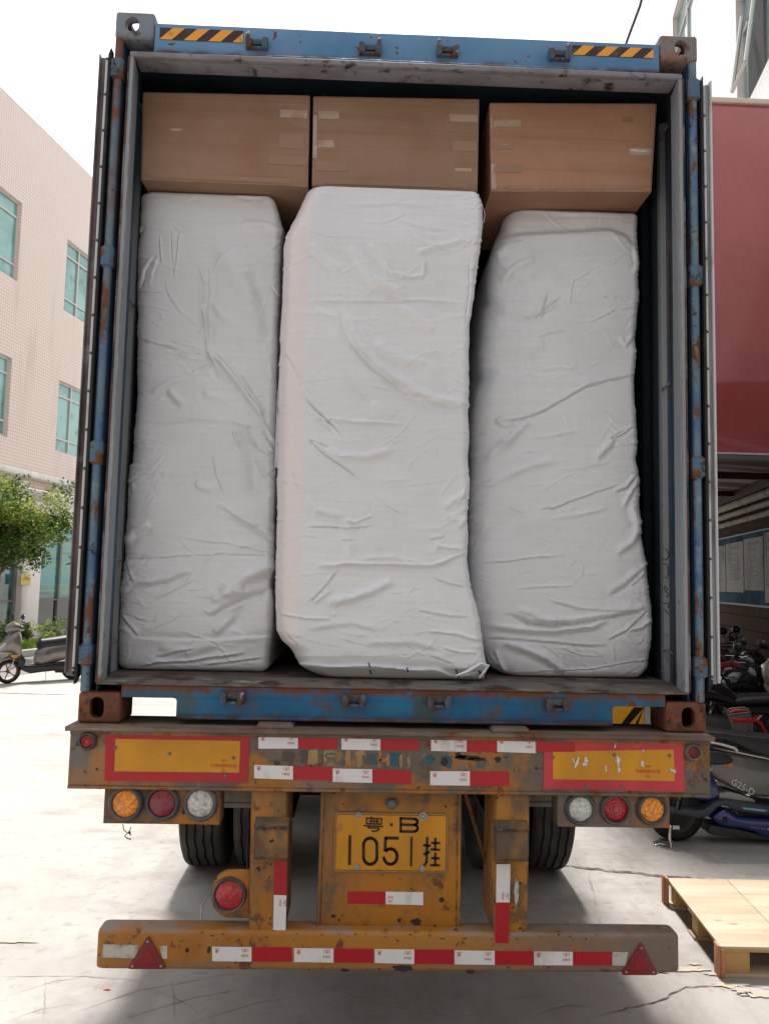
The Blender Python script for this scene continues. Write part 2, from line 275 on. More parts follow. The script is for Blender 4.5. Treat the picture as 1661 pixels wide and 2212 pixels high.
        if bevel:
            b = o.modifiers.new('bevel', 'BEVEL'); b.width = bevel; b.segments = seg; b.limit_method = 'ANGLE'; b.angle_limit = math.radians(40); b.harden_normals = False
            e = o.modifiers.new('split', 'EDGE_SPLIT'); e.split_angle = math.radians(50)
        elif any(s.sm):
            e = o.modifiers.new('split', 'EDGE_SPLIT'); e.split_angle = math.radians(42)
        return o
def face_y(x, y, z, ang=0.0): return Matrix.Translation((x, y, z)) @ Matrix.Rotation(math.radians(90), 4, 'X') @ Matrix.Rotation(ang, 4, 'Z')
def root(name, loc, label, cat, group=None, world=True):
    e = bpy.data.objects.new(name, None); COL.objects.link(e); e.location = loc; e.empty_display_size = .2
    e['label'] = label; e['category'] = cat
    if group: e['group'] = group
    e['_w'] = tuple(loc) if world else (0., 0., 0.)
    return e
def tag(o, label, cat, group=None):
    o['label'] = label; o['category'] = cat
    if group: o['group'] = group
    return o
def struct(o, kind='structure', label=None, cat=None):
    o['kind'] = kind
    if label: o['label'] = label
    if cat: o['category'] = cat
    return o
def copy_tree(o, parent=None):
    c = o.copy(); COL.objects.link(c)
    if parent is not None: c.parent = parent
    for ch in [k for k in bpy.data.objects if k.parent == o]: copy_tree(ch, c)
    return c
def rrect(x0, x1, z0, z1, r, n=4):
    P = []
    for (cx, cz, a0) in ((x1 - r, z1 - r, 0), (x0 + r, z1 - r, 90), (x0 + r, z0 + r, 180), (x1 - r, z0 + r, 270)):
        for k in range(n + 1):
            a = math.radians(a0 + 90 * k / n); P.append((cx + r * math.cos(a), cz + r * math.sin(a)))
    return P
def vnoise(x, y, seed):                     # smooth value noise
    xi = np.floor(x).astype(int); yi = np.floor(y).astype(int); fx = x - xi; fy = y - yi
    fx = fx * fx * (3 - 2 * fx); fy = fy * fy * (3 - 2 * fy)
    def h(a, b): v = np.sin(a * 127.1 + b * 311.7 + seed * 74.7) * 43758.5453; return v - np.floor(v)
    return (h(xi, yi) * (1 - fx) + h(xi + 1, yi) * fx) * (1 - fy) + (h(xi, yi + 1) * (1 - fx) + h(xi + 1, yi + 1) * fx) * fy
def fbm(x, y, seed, o=4):
    s = 0; a = .5
    for k in range(o): s = s + a * (vnoise(x * 2 ** k, y * 2 ** k, seed + k) - .5); a *= .5
    return s
# ------------------------------------------------------------------ ground
M_ground = mat('pale_concrete_ground', (.38, .36, .335), .8, layers=[L((.24, .225, .21), .5, .40, .66, a=.8), L((.40, .385, .36), 1.7, .5, .70, a=.8), L((.19, .17, .15), 2.4, .56, .74, a=.7), L((.16, .14, .12), 9, .62, .72, a=.6), L((.25, .23, .21), 5, .5, .62, st=(1, .25, 1), a=.5), L((.24, .205, .185), 1.1, .30, .62, y=(.75, 1.9), x=(1.0, 1.9), x2=(-.5, -1.3), a=.7), L((.42, .40, .36), .8, .2, .4, x=(-2.2, -1.1), a=.7), L((.30, .28, .25), 1.6, .52, .68, a=.5), L((.12, .11, .10), 45, .66, .71, a=.5), L((.24, .215, .19), 3.4, .54, .66, st=(.5, 1, 1), a=.55), L((.20, .19, .17), 14, .58, .68, a=.45), L((.50, .47, .42), 30, .66, .72, a=.5)],  # brown middle layer paints in the container's shadow; concrete is paler on the left
               bump=[(3, .35, .01, (1, 1, 1)), (25, .35, .004), (120, .25, .002)])
g = MB()
def gz(x, y): return 0.0
g.add([(-150, -60, 0), (150, -60, 0), (150, 250, 0), (-150, 250, 0)], [(0, 1, 2, 3)])
struct(g.build('ground', M_ground))
M_crack = mat('dark_crack_filler', (.11, .08, .065), .95, layers=[L((.26, .22, .19), 10, .45, .58)], bump=[(40, .8, .004)])
M_paint = mat('worn_yellow_road_paint', (.44, .36, .23), .8, layers=[L((.33, .315, .295), 14, .36, .56, a=.9)])
M_litter = mat('red_paper_scrap', (.6, .16, .13), .6)
rnd = random.Random(3)
def crack(pts, wd, z=.004, jit=.012, step=.03, m=M_crack, name='ground_crack', taper=True):
    P = [Vector((p[0], p[1], 0)) for p in pts]; out = []
    for a, b in zip(P, P[1:]):
        n = max(2, int((b - a).length / step))
        out += [a.lerp(b, k / n) for k in range(n)]
    out.append(P[-1]); N = len(out); vs = []
    for i, p in enumerate(out):
        t = (out[min(i + 1, N - 1)] - out[max(i - 1, 0)]).normalized(); nn = Vector((-t.y, t.x, 0))
        k = (min(1, i / 6, (N - 1 - i) / 6) if taper else 1); h = wd * k * (.5 + rnd.random() * .8) * .5; j = rnd.uniform(-1, 1) * jit
        vs += [(p + nn * (j + h)).to_tuple(), (p + nn * (j - h)).to_tuple()]
    vs = [(v[0], v[1], z) for v in vs]
    s = MB(); s.add(vs, [(2 * i, 2 * i + 1, 2 * i + 3, 2 * i + 2) for i in range(N - 1)]); return struct(s.build(name, m))
def gp(*px): return [PZ(a, b, 0) for a, b in px]
crack(gp((1200, 1868), (1300, 1880), (1430, 1893), (1500, 1900), (1572, 1903)), .035)
crack(gp((-200, 1496), (0, 1497), (60, 1499), (168, 1501)), .05, step=.08)
M_fcr = mat('faint_slab_line', (.27, .25, .225), .9, layers=[L((.37, .35, .325), 3, .45, .55)])
def fc(pts, wd=.0045, jit=.004): return crack(gp(*pts), wd, jit=jit, m=M_fcr, name='slab_line')
crack(gp((1275, 2200), (1330, 2185), (1430, 2160), (1470, 2135), (1560, 2128), (1700, 2140)), .008, jit=.01)
crack(gp((1150, 2190), (1240, 2172), (1330, 2185)), .006, jit=.008); fc(((1050, 2165), (1160, 2150), (1240, 2172)), jit=.01)
crack(gp((330, 2140), (365, 2152), (400, 2166), (430, 2190)), .005, jit=.014)
for q in (((140, 2195), (300, 2140), (520, 2100)), ((230, 2212), (420, 2155), (560, 2130)), ((370, 2100), (378, 2212)), ((570, 2115), (600, 2180), (640, 2240)), ((20, 2150), (120, 2120), (210, 2105)), ((0, 2212), (90, 2180), (180, 2165)), ((100, 2100), (96, 2212)), ((-20, 2110), (160, 2108), (330, 2120)), ((400, 2212), (560, 2165), (700, 2140)), ((700, 2190), (860, 2175), (980, 2195), (1100, 2185)), ((640, 2110), (770, 2150), (860, 2145))): fc(q)
crack(gp((1270, 1885), (1290, 1960), (1300, 2010)), .006, jit=.006, m=M_fcr)
crack(gp((455, 1925), (435, 1960), (432, 2010)), .007, jit=.004, m=mat('chalky_scuff', (.55, .52, .48), .8))
def patch(cx, cy, rx, ry, name, m, z=.005, n=26, seed=0):
    c = PZ(cx, cy, 0); r = random.Random(seed); s = MB(); vs = [(c[0], c[1], z)]
    for k in range(n):
        a = 2 * math.pi * k / n; q = r.uniform(.45, 1.1); vs.append((c[0] + rx * q * math.cos(a), c[1] + ry * q * math.sin(a), z))
    s.add(vs, [(0, 1 + k, 1 + (k + 1) % n) for k in range(n)]); return struct(s.build(name, m))
for i, (a, b, rx, ry) in enumerate([(1190, 2075, .045, .015), (1335, 2078, .035, .012), (1490, 2096, .10, .03), (1545, 2105, .07, .02), (1425, 2100, .05, .018), (1575, 2130, .11, .03), (1640, 2150, .12, .03), (1602, 2140, .06, .05), (1500, 2084, .05, .012), (1645, 2098, .06, .012), (20, 2035, .15, .02)]):
    patch(a, b, rx, ry, 'road_paint_remnant', M_paint, seed=i)
patch(230, 2138, .022, .010, 'paper_scrap', M_litter, z=.006, n=7)
M_slab = mat('slate_paving', (.17, .165, .155), .7, layers=[L((.24, .23, .22), 5, .5, .65)])
# ------------------------------------------------------------------ container
CW = 1.219
con = root('shipping_container', (0, 6, ZB), 'open blue steel shipping container carried on the yellow trailer', 'shipping container')
def bool_build(base, bevel, cutters, name, m, parent):
    b = base.build('tmp', m); bm_ = b.modifiers.new('b', 'BEVEL'); bm_.width = bevel; bm_.segments = 4; bm_.limit_method = 'ANGLE'
    cs = []
    for c in cutters:
        co = c.build('cut', m); cs.append(co); d = b.modifiers.new('d', 'BOOLEAN'); d.operation = 'DIFFERENCE'; d.object = co; d.solver = 'EXACT'
    dg = bpy.context.evaluated_depsgraph_get(); dg.update(); me = bpy.data.meshes.new_from_object(b.evaluated_get(dg)); me.name = name
    for o in [b] + cs: bpy.data.objects.remove(o)
    o = bpy.data.objects.new(name, me); COL.objects.link(o); o.parent = parent; o.location = -Vector(parent['_w'])
    for p in me.polygons: p.use_smooth = True
    e = o.modifiers.new('split', 'EDGE_SPLIT'); e.split_angle = math.radians(35); return o
def stadium(cx, cz, w_, h_, n=8):
    r = min(w_, h_) / 2; return rrect(cx - w_ / 2, cx + w_ / 2, cz - h_ / 2, cz + h_ / 2, r * .98, n)
for sx in (-1, 1):
    for top in (0, 1):
        z0 = ZB + (2.778 if top else 0.0); z1 = z0 + .118; xa, xb = sorted((sx * 1.057, sx * CW)); cx = (xa + xb) / 2; cz = (z0 + z1) / 2
        base = MB().box(xa, xb, 0, .178, z0, z1)
        cuts = [MB().box(xa + .028, xb - .028, .028, .150, z0 + (.022), z1 - .022), MB().prism(stadium(cx + sx * .008, cz, .055 if not top else .052, .082 if not top else .062), -.05, .06, 'y'),
                MB().prism(rrect(xa + .045, xb - .045, .045, .135, .03), z1 - .05 if top else z0 - .05, z1 + .05 if top else z0 + .05, 'z')]
        bool_build(base, .014, cuts, 'corner_casting', (M_castr if sx > 0 else M_cast_top) if top else M_rust, con)
hd = MB().box(-1.056, 1.056, .004, .12, ZB + 2.722, ZB + 2.850).box(-1.056, 1.056, -.002, .004, ZB + 2.720, ZB + 2.728).build('header', M_head, con, bevel=.004)
MB().box(-1.150, 1.150, -.004, .022, ZB + 2.697, ZB + 2.7195).box(-1.136, 1.136, .022, .105, ZB + 2.699, ZB + 2.7195).build('header_lining', M_seal, con, bevel=.004)
_o = [(-1.056, .1465), (-1.056, .1)] + [(-.856, .1), (-.848, .097), (-.844, .09)] + [(-.844, .022), (.848, .022), (.848, .086), (.852, .094), (.860, .098), (1.056, .098), (1.056, .1465)]
sl = MB().prism([(a, ZB + b) for a, b in _o], .001, .05, 'y')
sl.box(-.842, -.832, .05, .17, ZB + .022, ZB + .0998).box(.838, .848, .05, .17, ZB + .022, ZB + .0998).box(-1.056, -.83, .05, .17, ZB + .103, ZB + .113).box(.836, 1.056, .05, .17, ZB + .103, ZB + .113)
sl.box(-.826, .832, -.003, .001, ZB + .022, ZB + .034)
sill = sl.build('sill', M_blue, con, bevel=.003)
MB().hexa([(-1.15, -.004, ZB + .1475), (1.15, -.004, ZB + .1475), (1.15, .16, ZB + .158), (-1.15, .16, ZB + .158)], [(-1.15, -.004, ZB + .153), (1.15, -.004, ZB + .153), (1.15, .16, ZB + .1665), (-1.15, .16, ZB + .1665)]).build('threshold_plate', M_sillp, con, bevel=.002)
MB().box(-1.17, 1.17, .161, 12.1, ZB + .125, ZB + .165).build('floor', M_floor, con)
MB().box(-1.2, 1.2, .121, 12.15, ZB + 2.80, ZB + 2.853).build('roof', M_navy, con)
MB().box(-1.2, 1.2, 12.12, 12.19, ZB + .02, ZB + 2.85).build('front_wall', M_navy, con)
M_edgerust = mat('ragged_rust_edge', (.16, .15, .15), .8, layers=[L((.10, .035, .02), 11, .42, .52, st=(1, 1, .5)), L(SOOT, 5, .5, .62)], bump=[(60, .8, .003)])
for sx in (-1, 1):
    prof = [(1.205, .119), (1.1535, .117), (1.1535, .0), (1.134, .0), (1.134, .02), (1.149, .120), (1.205, .124)]
    wq_ = MB().prism([(sx * a, b) for a, b in prof], ZB + .155, ZB + 2.699, 'z').build('post_lining', M_lin, con)
    MB().box(*sorted((sx * 1.200, sx * 1.2048)), .1245, .3155, ZB + .155, ZB + 2.699).build('groove_wall', mat('shaded_groove_slate', (.075, .082, .095), .7, layers=[L((.04, .042, .048), 5, .45, .65, st=(1, 1, .2))]), con)  # darker slate colour imitates the shade inside the groove
    MB().prism([(sx * a, b) for a, b in ((1.205, .316), (1.200, .316), (1.178, .328), (1.178, .36), (1.205, .36))], ZB + .155, ZB + 2.699, 'z').build('wall_corrugation', M_lin, con)
    MB().box(*sorted((sx * 1.1500, sx * 1.1565)), -.003, .012, ZB + .156, ZB + 2.697).build('lining_edge', M_edgerust, con)
    y = .361; prof = [(1.205, .361), (1.178, .361)]
    while y < 11.9: prof += [(1.178, y + .07), (1.200, y + .09), (1.200, y + .17), (1.178, y + .20)]; y += .20
    prof += [(1.205, y), ]
    s = MB().prism([(sx * a, b) for a, b in prof], ZB + .155, ZB + 2.699, 'z'); s.box(*sorted((sx * 1.19, sx * 1.205)), .2, 12.1, ZB + .02, ZB + .155)
    s.box(*sorted((sx * 1.186, sx * 1.2055)), .106, 12.1, ZB + 2.6995, ZB + 2.801); wl = s.build('side_wall', M_navy, con)
    MB().box(*sorted((sx * 1.154, sx * 1.183)), .075, .175, ZB + .118, ZB + 2.778).box(*sorted((sx * 1.1832, sx * 1.2185)), .040, .176, ZB + .119, ZB + 2.777).box(*sorted((sx * 1.152, sx * 1.156)), .012, .076, ZB + .119, ZB + 2.72).build('corner_post', M_dblue, con, bevel=.002)
    # hinge tube with lugs
    MB().tube([(sx * 1.200, .018, ZB + .118), (sx * 1.200, .018, ZB + 2.778)], .0175, 14).build('hinge_tube', M_pipe, con)
    for a, b in (((529, 574), (951, 1002), (1392, 1438), (122, 164)) if sx < 0 else ((572, 617), (986, 1032), (1420, 1465), (170, 215))):
        z1 = PY(200 if sx < 0 else 1510, a, 0)[2]; z0 = PY(200 if sx < 0 else 1510, b, 0)[2]
        q = MB().prism([(sx * 1.173, .055), (sx * 1.176, .004), (sx * 1.188, -.008), (sx * 1.214, -.008), (sx * 1.232, .004), (sx * 1.234, .05)], z0 + .006, z1 - .006, 'z')
        q.lathe([(.001, 0), (.0235, 0), (.0235, .007), (.001, .007)], (sx * 1.2, .018, z1 - .006), 'z', 16); q.lathe([(.001, 0), (.0235, 0), (.0235, .007), (.001, .007)], (sx * 1.2, .018, z0 - .001), 'z', 16)
        q.build('hinge_lug', M_lug, con, bevel=.0015)
    # door folded back along the side
    zb = PY(150 if sx < 0 else 1550, 1459 if sx < 0 else 1478, .02)[2]; zt = PY(212 if sx < 0 else 1525, 124 if sx < 0 else 185, .02)[2]
    s = MB()
    if sx < 0: s.box(-1.276, -1.250, .018, 1.19, zb, zt, 0).box(-1.2765, -1.271, .0, .03, zb + .01, zt + .004, 0).box(-1.2495, -1.226, .035, 1.18, zb + .01, zt - .005, 1)
    else: s.box(1.2505, 1.268, .012, 1.19, zb, zt, 1).box(1.2682, 1.277, .0, 1.19, zb + .004, zt + .012, 2).box(1.224, 1.2495, .035, 1.18, zb + .01, zt - .005, 1)
    dr = s.build('door', [M_doorb, M_doorg, M_strip], con, bevel=.004)
    xs = (-1.2497, -1.2385) if sx < 0 else (1.2385, 1.2500)
    st = MB().box(*xs, .004, .0345, zb + .02, zt - .01).build('retaining_strip', M_strip, dr, bevel=.001)
    xg = (-1.2375, -1.2270) if sx < 0 else (1.2270, 1.2375)
    MB().hexa([(xg[0], -.004, zb - .03), (xg[1], -.004, zb - .005), (xg[1], .034, zb - .005), (xg[0], .034, zb - .03)][::1], [(xg[0], -.004, zt + .0), (xg[1], -.004, zt + .03), (xg[1], .034, zt + .03), (xg[0], .034, zt)]).build('gasket', M_black, dr)
    z = zb + .03
    while z < zt: MB().lathe([(.0001, -.004), (.003, -.0035), (.005, 0), (.0065, .0), (.007, .003)], (sum(xs) / 2, .0035, z), 'y', 10).build('rivet', M_rivet, dr); z += .155
    # lashing rods across the first groove
    for pz in ((225, 640, 1210, 1390) if sx < 0 else (270, 828, 1412)):
        z = PY(245 if sx < 0 else 1455, pz, .2)[2]; MB().tube([(sx * 1.160, .121, z), (sx * 1.181, .330, z + .004)], .0055, 8).build('lashing_rod', M_lin, con)
# cam keepers
M_keep = mat('rusty_keeper', (.05, .085, .12), .7, layers=[L((.07, .035, .022), 16, .46, .58), L((.30, .26, .22), 30, .62, .68), L(RUSTD, 20, .6, .66)], bump=[(50, .4, .002)], edge=(RUST, .004))
def keeper(cx, cz, up):
    s = MB().box(cx - .042, cx + .042, -.012, .0, cz - .004, cz + .018)
    for k in (-1, 1): s.prism([(cx + k * .044, cz - .028), (cx + k * .024, cz - .026), (cx + k * .018, cz + .004), (cx + k * .030, cz + .022), (cx + k * .046, cz + .020)], -.026, .0, 'y')
    s.prism([(cx - .026, cz - .026), (cx + .026, cz - .026), (cx + .02, cz - .016), (cx - .02, cz - .016)], -.018, 0, 'y')
    if up: x = cx + up * .036; s.tube([(x, -.016, cz + .0), (x, -.02, cz + .03), (x, -.012, cz + .042)], .008, 8)
    return s
for px, py in ((503, 1505), (765, 1511), (948, 1513), (1202, 1520)):
    p = PY(px, py, 0); keeper(p[0], p[2], 0).build('cam_keeper', M_keep, sill, bevel=.002)
for px, py, u in ((556, 97, -1), (800, 109, 1), (966, 113, -1), (1207, 121, 1)):
    p = PY(px, py, 0); keeper(p[0], p[2], u).build('cam_keeper', M_keep, hd, bevel=.002)
M_or = mat('orange_warning_film', (.72, .30, .03), .4, layers=[L((.5, .22, .03), 20, .6, .7)]); M_ob = mat('black_warning_film', (.035, .02, .02), .5, layers=[L((.12, .07, .06), 10, .5, .65)])
for (c0, c1) in ((((346, 57), (526, 67), (526, 92), (343, 84))), 1), ((((1236, 96), (1411, 104), (1411, 125), (1233, 118))), 1):
    q = [PY(a, b, 0) for a, b in c0]; x0, x1 = q[0][0], q[1][0]; z1 = (q[0][2] + q[1][2]) / 2; z0 = (q[2][2] + q[3][2]) / 2; h = z1 - z0; s = MB(); s.box(x0, x1, .0025, .004, z0, z1, 1); pit = (x1 - x0) / 3.42
    for k in range(4):
        a = x0 + k * pit; P = [(a, z0 + .001), (a + pit * .5, z0 + .001), (a + pit * .5 + h, z1 - .001), (a + h, z1 - .001)]
        P = [(min(max(u, x0), x1), v) for u, v in P] if a + pit * .5 + h <= x1 else [(a, z0 + .001), (x1, z0 + .001), (x1, z0 + .001 + min(h, x1 - a - .001))]
        s.prism(P, .0012, .0024, 'y', 0)
    s.build('hazard_decal', [M_or, M_ob], hd)
# hand-written marks on the right lining band
M_mark = mat('black_marker', (.02, .02, .03), .5)
def side_mark(strokes, z0, z1, m):
    s = MB()
    for st in strokes:
        pts = [(1.1795 + .019 * u - .0006, .3268 - .0104 * u - .0012, z0 + (z1 - z0) * v) for u, v in st]; s.tube(pts, .0018, 5)
    return s.build('marker_scrawl', m, con)
zz_ = lambda py: PY(1440, py, .355)[2]
side_mark([[(.1, .05), (.5, 0), (.9, .2), (.95, .6), (.6, .95), (.2, 1)]], zz_(1210), zz_(1186), M_mark)
side_mark([[(.0, 1), (.5, .98), (.9, .8), (.9, .3), (.6, 0), (.2, .1)]], zz_(1250), zz_(1218), M_mark)
side_mark([[(.2, 1), (.7, .8), (.4, .5), (.1, .7), (.2, 1)], [(.4, .5), (.9, .3), (.7, 0), (.4, .1)]], zz_(1290), zz_(1266), M_mark)
side_mark([[(.0, .95), (.9, 1), (.8, .6)], [(.1, .5), (.5, .3), (.9, .05)]], zz_(1328), zz_(1302), M_mark)
# ------------------------------------------------------------------ trailer
tr = root('semi_trailer', (0, 3, 0), 'rusty yellow skeletal semi trailer with a yellow number plate 1051 under the container', 'trailer')
YB = -.045
zt, zbm = ZB - .018, ZB - .232
beam = MB().box(-1.224, 1.210, YB, .14, zbm, zt).box(-1.224, 1.210, YB - .006, YB, zt - .014, zt).box(-1.224, 1.210, YB - .004, YB, zbm, zbm + .012)
MB().box(-1.238, 1.222, YB - .022, .19, ZB - .0175, ZB - .0005).build('deck_plate', M_plateb, tr, bevel=.002)
for a, b in ((552, 636), (1060, 1146)):
    x0, x1 = PY(a, 1565, -.04)[0], PY(b, 1565, -.04)[0]
    MB().hexa([(x0, YB - .005, ZB), (x1, YB - .005, ZB), (x1, .1, ZB), (x0, .1, ZB)], [(x0 + .01, YB + .003, ZB + .017), (x1 - .012, YB + .003, ZB + .017), (x1 - .012, .1, ZB + .017), (x0 + .01, .1, ZB + .017)]).build('support_pad', M_plateb, tr, bevel=.002)
def quad(s, px, Y, t, mi):                  # px: TL, TR, BR, BL
    q = [PY(a, b, Y) for a, b in px]; f = [np.array([p[0], Y - t, p[2]]) for p in q]; k = [np.array([p[0], Y, p[2]]) for p in q]
    tl, tr_, br, bl = range(4); s.hexa([f[bl], f[br], k[br], k[bl]], [f[tl], f[tr_], k[tr_], k[tl]], mi); return s
YD = YB - .0005
# warning boards
def board(outer, inner, m_in, torn):
    s = MB(); quad(s, outer, YD, .0025, 0); quad(s, inner, YD - .0026, .0008, 1)
    o = s.build('warning_board', [M_refred if not torn else M_refred2, M_refyel], tr); return o
bl = board([(229.5, 1577), (540, 1582), (535, 1690), (227, 1686)], [(250.5, 1596), (519.7, 1600.5), (517, 1669), (248, 1666)], 0, False)
brd = board([(1175, 1596), (1474, 1601), (1477, 1710), (1173, 1704)], [(1194, 1623.6), (1453.6, 1619), (1457, 1687), (1194, 1683)], 0, True)
def board_text(par, cx, cy):
    p = PY(cx, cy, YD); s = MB(); s.text('3M', face_y(p[0], YD - .0042, p[2] + .018), width=.020, size=.014); s.text('车辆尾部标志板', face_y(p[0], YD - .0042, p[2]), width=.098, size=.0145)
    s.lathe([(.006, 0), (.007, -.0006), (.0072, 0)], (p[0], YD - .0036, p[2] - .017), 'y', 16); s.box(p[0] - .004, p[0] + .004, YD - .0042, YD - .0036, p[2] - .019, p[2] - .016)
    s.build('lettering', M_inkred, par)
board_text(bl, 484, 1654); board_text(brd, 1398, 1666)
def screw(s, px, py, Y, r=.007): p = PY(px, py, Y); s.lathe([(.0001, -.004), (r * .6, -.004), (r * .62, -.001), (r, -.001), (r, 0)], (p[0], Y, p[2]), 'y', 12)
for a, b in ((250, 1615), (367, 1628), (505, 1637), (488, 1676)): s = MB(); screw(s, a, b, YD - .003); s.build('bolt', M_rivet, bl)
for a, b in ((1194, 1636), (1326, 1631), (1445, 1632), (1268, 1698), (1343, 1700)): s = MB(); screw(s, a, b, YD - .003); s.build('bolt', M_rivet, brd)
rr = random.Random(5)
def torn(s, px, py, wx, wz, Y, seed, ang=0):
    r_ = random.Random(seed); p = PY(px, py, Y); n = 14; vs = [(p[0], Y - .004, p[2])]
    for k in range(n):
        a = 2 * math.pi * k / n; q = r_.uniform(.5, 1.1); u, v = wx * q * math.cos(a), wz * q * math.sin(a)
        vs.append((p[0] + u * math.cos(ang) - v * math.sin(ang), Y - r_.uniform(.001, .005), p[2] + u * math.sin(ang) + v * math.cos(ang)))
    s.add(vs, [(0, 1 + k, 1 + (k + 1) % n) for k in range(n)][::1]); return s
s = MB()
for i, (a, b, wx, wz, an) in enumerate([(1245, 1648, .006, .028, -.35), (1238, 1642, .005, .016, .3), (1265, 1643, .008, .017, .1), (1263, 1651, .012, .008, 0), (1308, 1660, .006, .014, 0), (1334, 1645, .009, .024, 0), (1336, 1662, .008, .012, 0), (1386, 1648, .010, .015, .4), (1327, 1612, .005, .014, -.3), (1388, 1622, .005, .009, 0), (1452, 1664, .018, .007, -.6)]): torn(s, a, b, wx, wz, YD - .0034, i, an)
s.build('torn_film', M_silver, brd)
# tapes: white / red reflective strips
def tape(cells, Yp, prints=(), par=None):
    s = MB(); mi = {'w': 0, 'r': 1}
    for (k, q) in cells: quad(s, q, Yp, .0012, mi[k])
    for (a, b, ang, sc) in prints:
        p = PY(a, b, Yp); M = face_y(p[0], Yp - .0022, p[2], ang)
        s.text('3NN', M, width=.026 * sc, size=.02 * sc, mi=2); s.text('▪ ▲ ▪', M @ Matrix.Translation((0, -.0145 * sc, 0)), width=.022 * sc, size=.008, mi=2); s.text('反光标识', M @ Matrix.Translation((0, -.022 * sc, 0)), width=.026 * sc, size=.008 * sc, mi=2)
    return s.build('reflective_tape', [M_refwhite, M_refred, M_inkred], par or tr)
def hstrip(xw, xm, xr, y0w, y1w, y0r, y1r, Yp, tilt=0):   # white from xw..xm, red xm..xr
    cells = [('w', [(xw, y0w), (xm, y0r), (xm, y1r), (xw, y1w)])]
    if xr: cells.append(('r', [(xm, y0r), (xr, y0r + tilt), (xr, y1r + tilt), (xm, y1r)]))
    q = tape(cells, Yp, [(xm - 14, (y0r + y1r) / 2 + 2, math.pi, 1)])
    p = PY(xw + 10, (y0w + y1w) / 2 - 6, Yp); s = MB(); s.lathe([(.0045, -.0006), (.0060, -.0008), (.0062, 0)], (p[0], Yp - .0013, p[2]), 'y', 14); s.lathe([(.0015, -.0006), (.0030, -.0008), (.0032, 0)], (p[0], Yp - .0013, p[2]), 'y', 10); s.box(p[0] - .012, p[0] + .010, Yp - .002, Yp - .0013, p[2] + .008, p[2] + .0095)
    s.build('printed_mark', M_inkred, q)
hstrip(558.5, 643.7, 728.5, 1588, 1617, 1588.5, 1617, YD)
hstrip(737.6, 821.6, 906, 1589, 1619, 1591, 1621, YD)
hstrip(931, 1007.4, 1073, 1594, 1622, 1595, 1624, YD)
hstrip(1073.5, 1157, None, 1594, 1624, 1595, 1627, YD - .0004)
tape([('r', [(1157, 1595), (1241, 1595), (1241, 1624), (1157, 1624)])], YD - .0036)
hstrip(549.5, 633, 718.5, 1652, 1681, 1655, 1684, YD, 2)
hstrip(719, 804, 888, 1660, 1689, 1661.5, 1691, YD, 3)
hstrip(929, 1014.5, 1099.5, 1666, 1696, 1666, 1697, YD, 1)
# remnants of old paint and lettering
def flake(s, px, py, w_, h_, seed, mi, d=.0004, n=16):
    r_ = random.Random(seed); p = PY(px, py, YD); vs = []
    for k in range(n):
        a = 2 * math.pi * k / n; c, q = math.cos(a), math.sin(a); e = r_.uniform(.68, 1.18)
        vs.append((p[0] + w_ * math.copysign(abs(c) ** .45, c) * e, p[2] + h_ * math.copysign(abs(q) ** .45, q) * e))
    s.add([(u, YD - d, v) for u, v in vs], [tuple(range(n))], mi)
s = beam
for i, (a, b, w_, h_, mi, d) in enumerate([(622, 1634, .025, .022, 0, .0004), (660, 1634, .022, .028, 0, .0004), (715, 1638, .018, .028, 0, .0004), (740, 1636, .022, .03, 0, .0004), (800, 1640, .03, .028, 0, .0004), (850, 1642, .03, .026, 0, .0004), (923, 1640, .020, .022, 0, .0004), (965, 1645, .026, .026, 0, .0004), (1040, 1650, .02, .02, 0, .0004), (918, 1675, .010, .012, 0, .0004)]): flake(s, a, b, w_, h_, i, 1, d)
def letter(segs, wd):
    for seg in segs:
        (a0, b0), (a1, b1) = seg; vert = abs(b1 - b0) > abs(a1 - a0); ln = math.hypot(a1 - a0, b1 - b0) / 560 / 2 * 1.1
        flake(s, (a0 + a1) / 2, (b0 + b1) / 2, wd * .6 if vert else ln, ln if vert else wd * .6, int(a0 + b1), 2, .0010 + .00002 * (a0 % 7), 22)
letter([[(672, 1620), (672, 1652)], [(680, 1622), (682, 1650)]], .020)
letter([[(700, 1623), (729, 1624)], [(703, 1622), (703, 1652)], [(703, 1634), (724, 1632)], [(703, 1651), (722, 1651)]], .011)
letter([[(752, 1622), (752, 1654)], [(765, 1626), (790, 1626)], [(777, 1626), (777, 1656)]], .017)
letter([[(820, 1626), (820, 1656)], [(838, 1628), (838, 1656)], [(820, 1642), (838, 1642)]], .011)
letter([[(866, 1630), (866, 1658)], [(884, 1632), (882, 1656)]], .010)
for i, (a, b, w_, h_) in enumerate([(1010, 1636, .05, .008), (1032, 1640, .035, .006), (960, 1646, .014, .016), (1075, 1641, .012, .01), (994, 1632, .02, .012)]): flake(s, a, b, w_, h_, 50 + i, 3, .0014)
s.build('rear_beam', [M_grimy, M_teal, M_cream, mat('black_peeling_crust', (.03, .028, .026), .9, layers=[L((.25, .2, .15), 30, .58, .66)])], tr, bevel=.004)
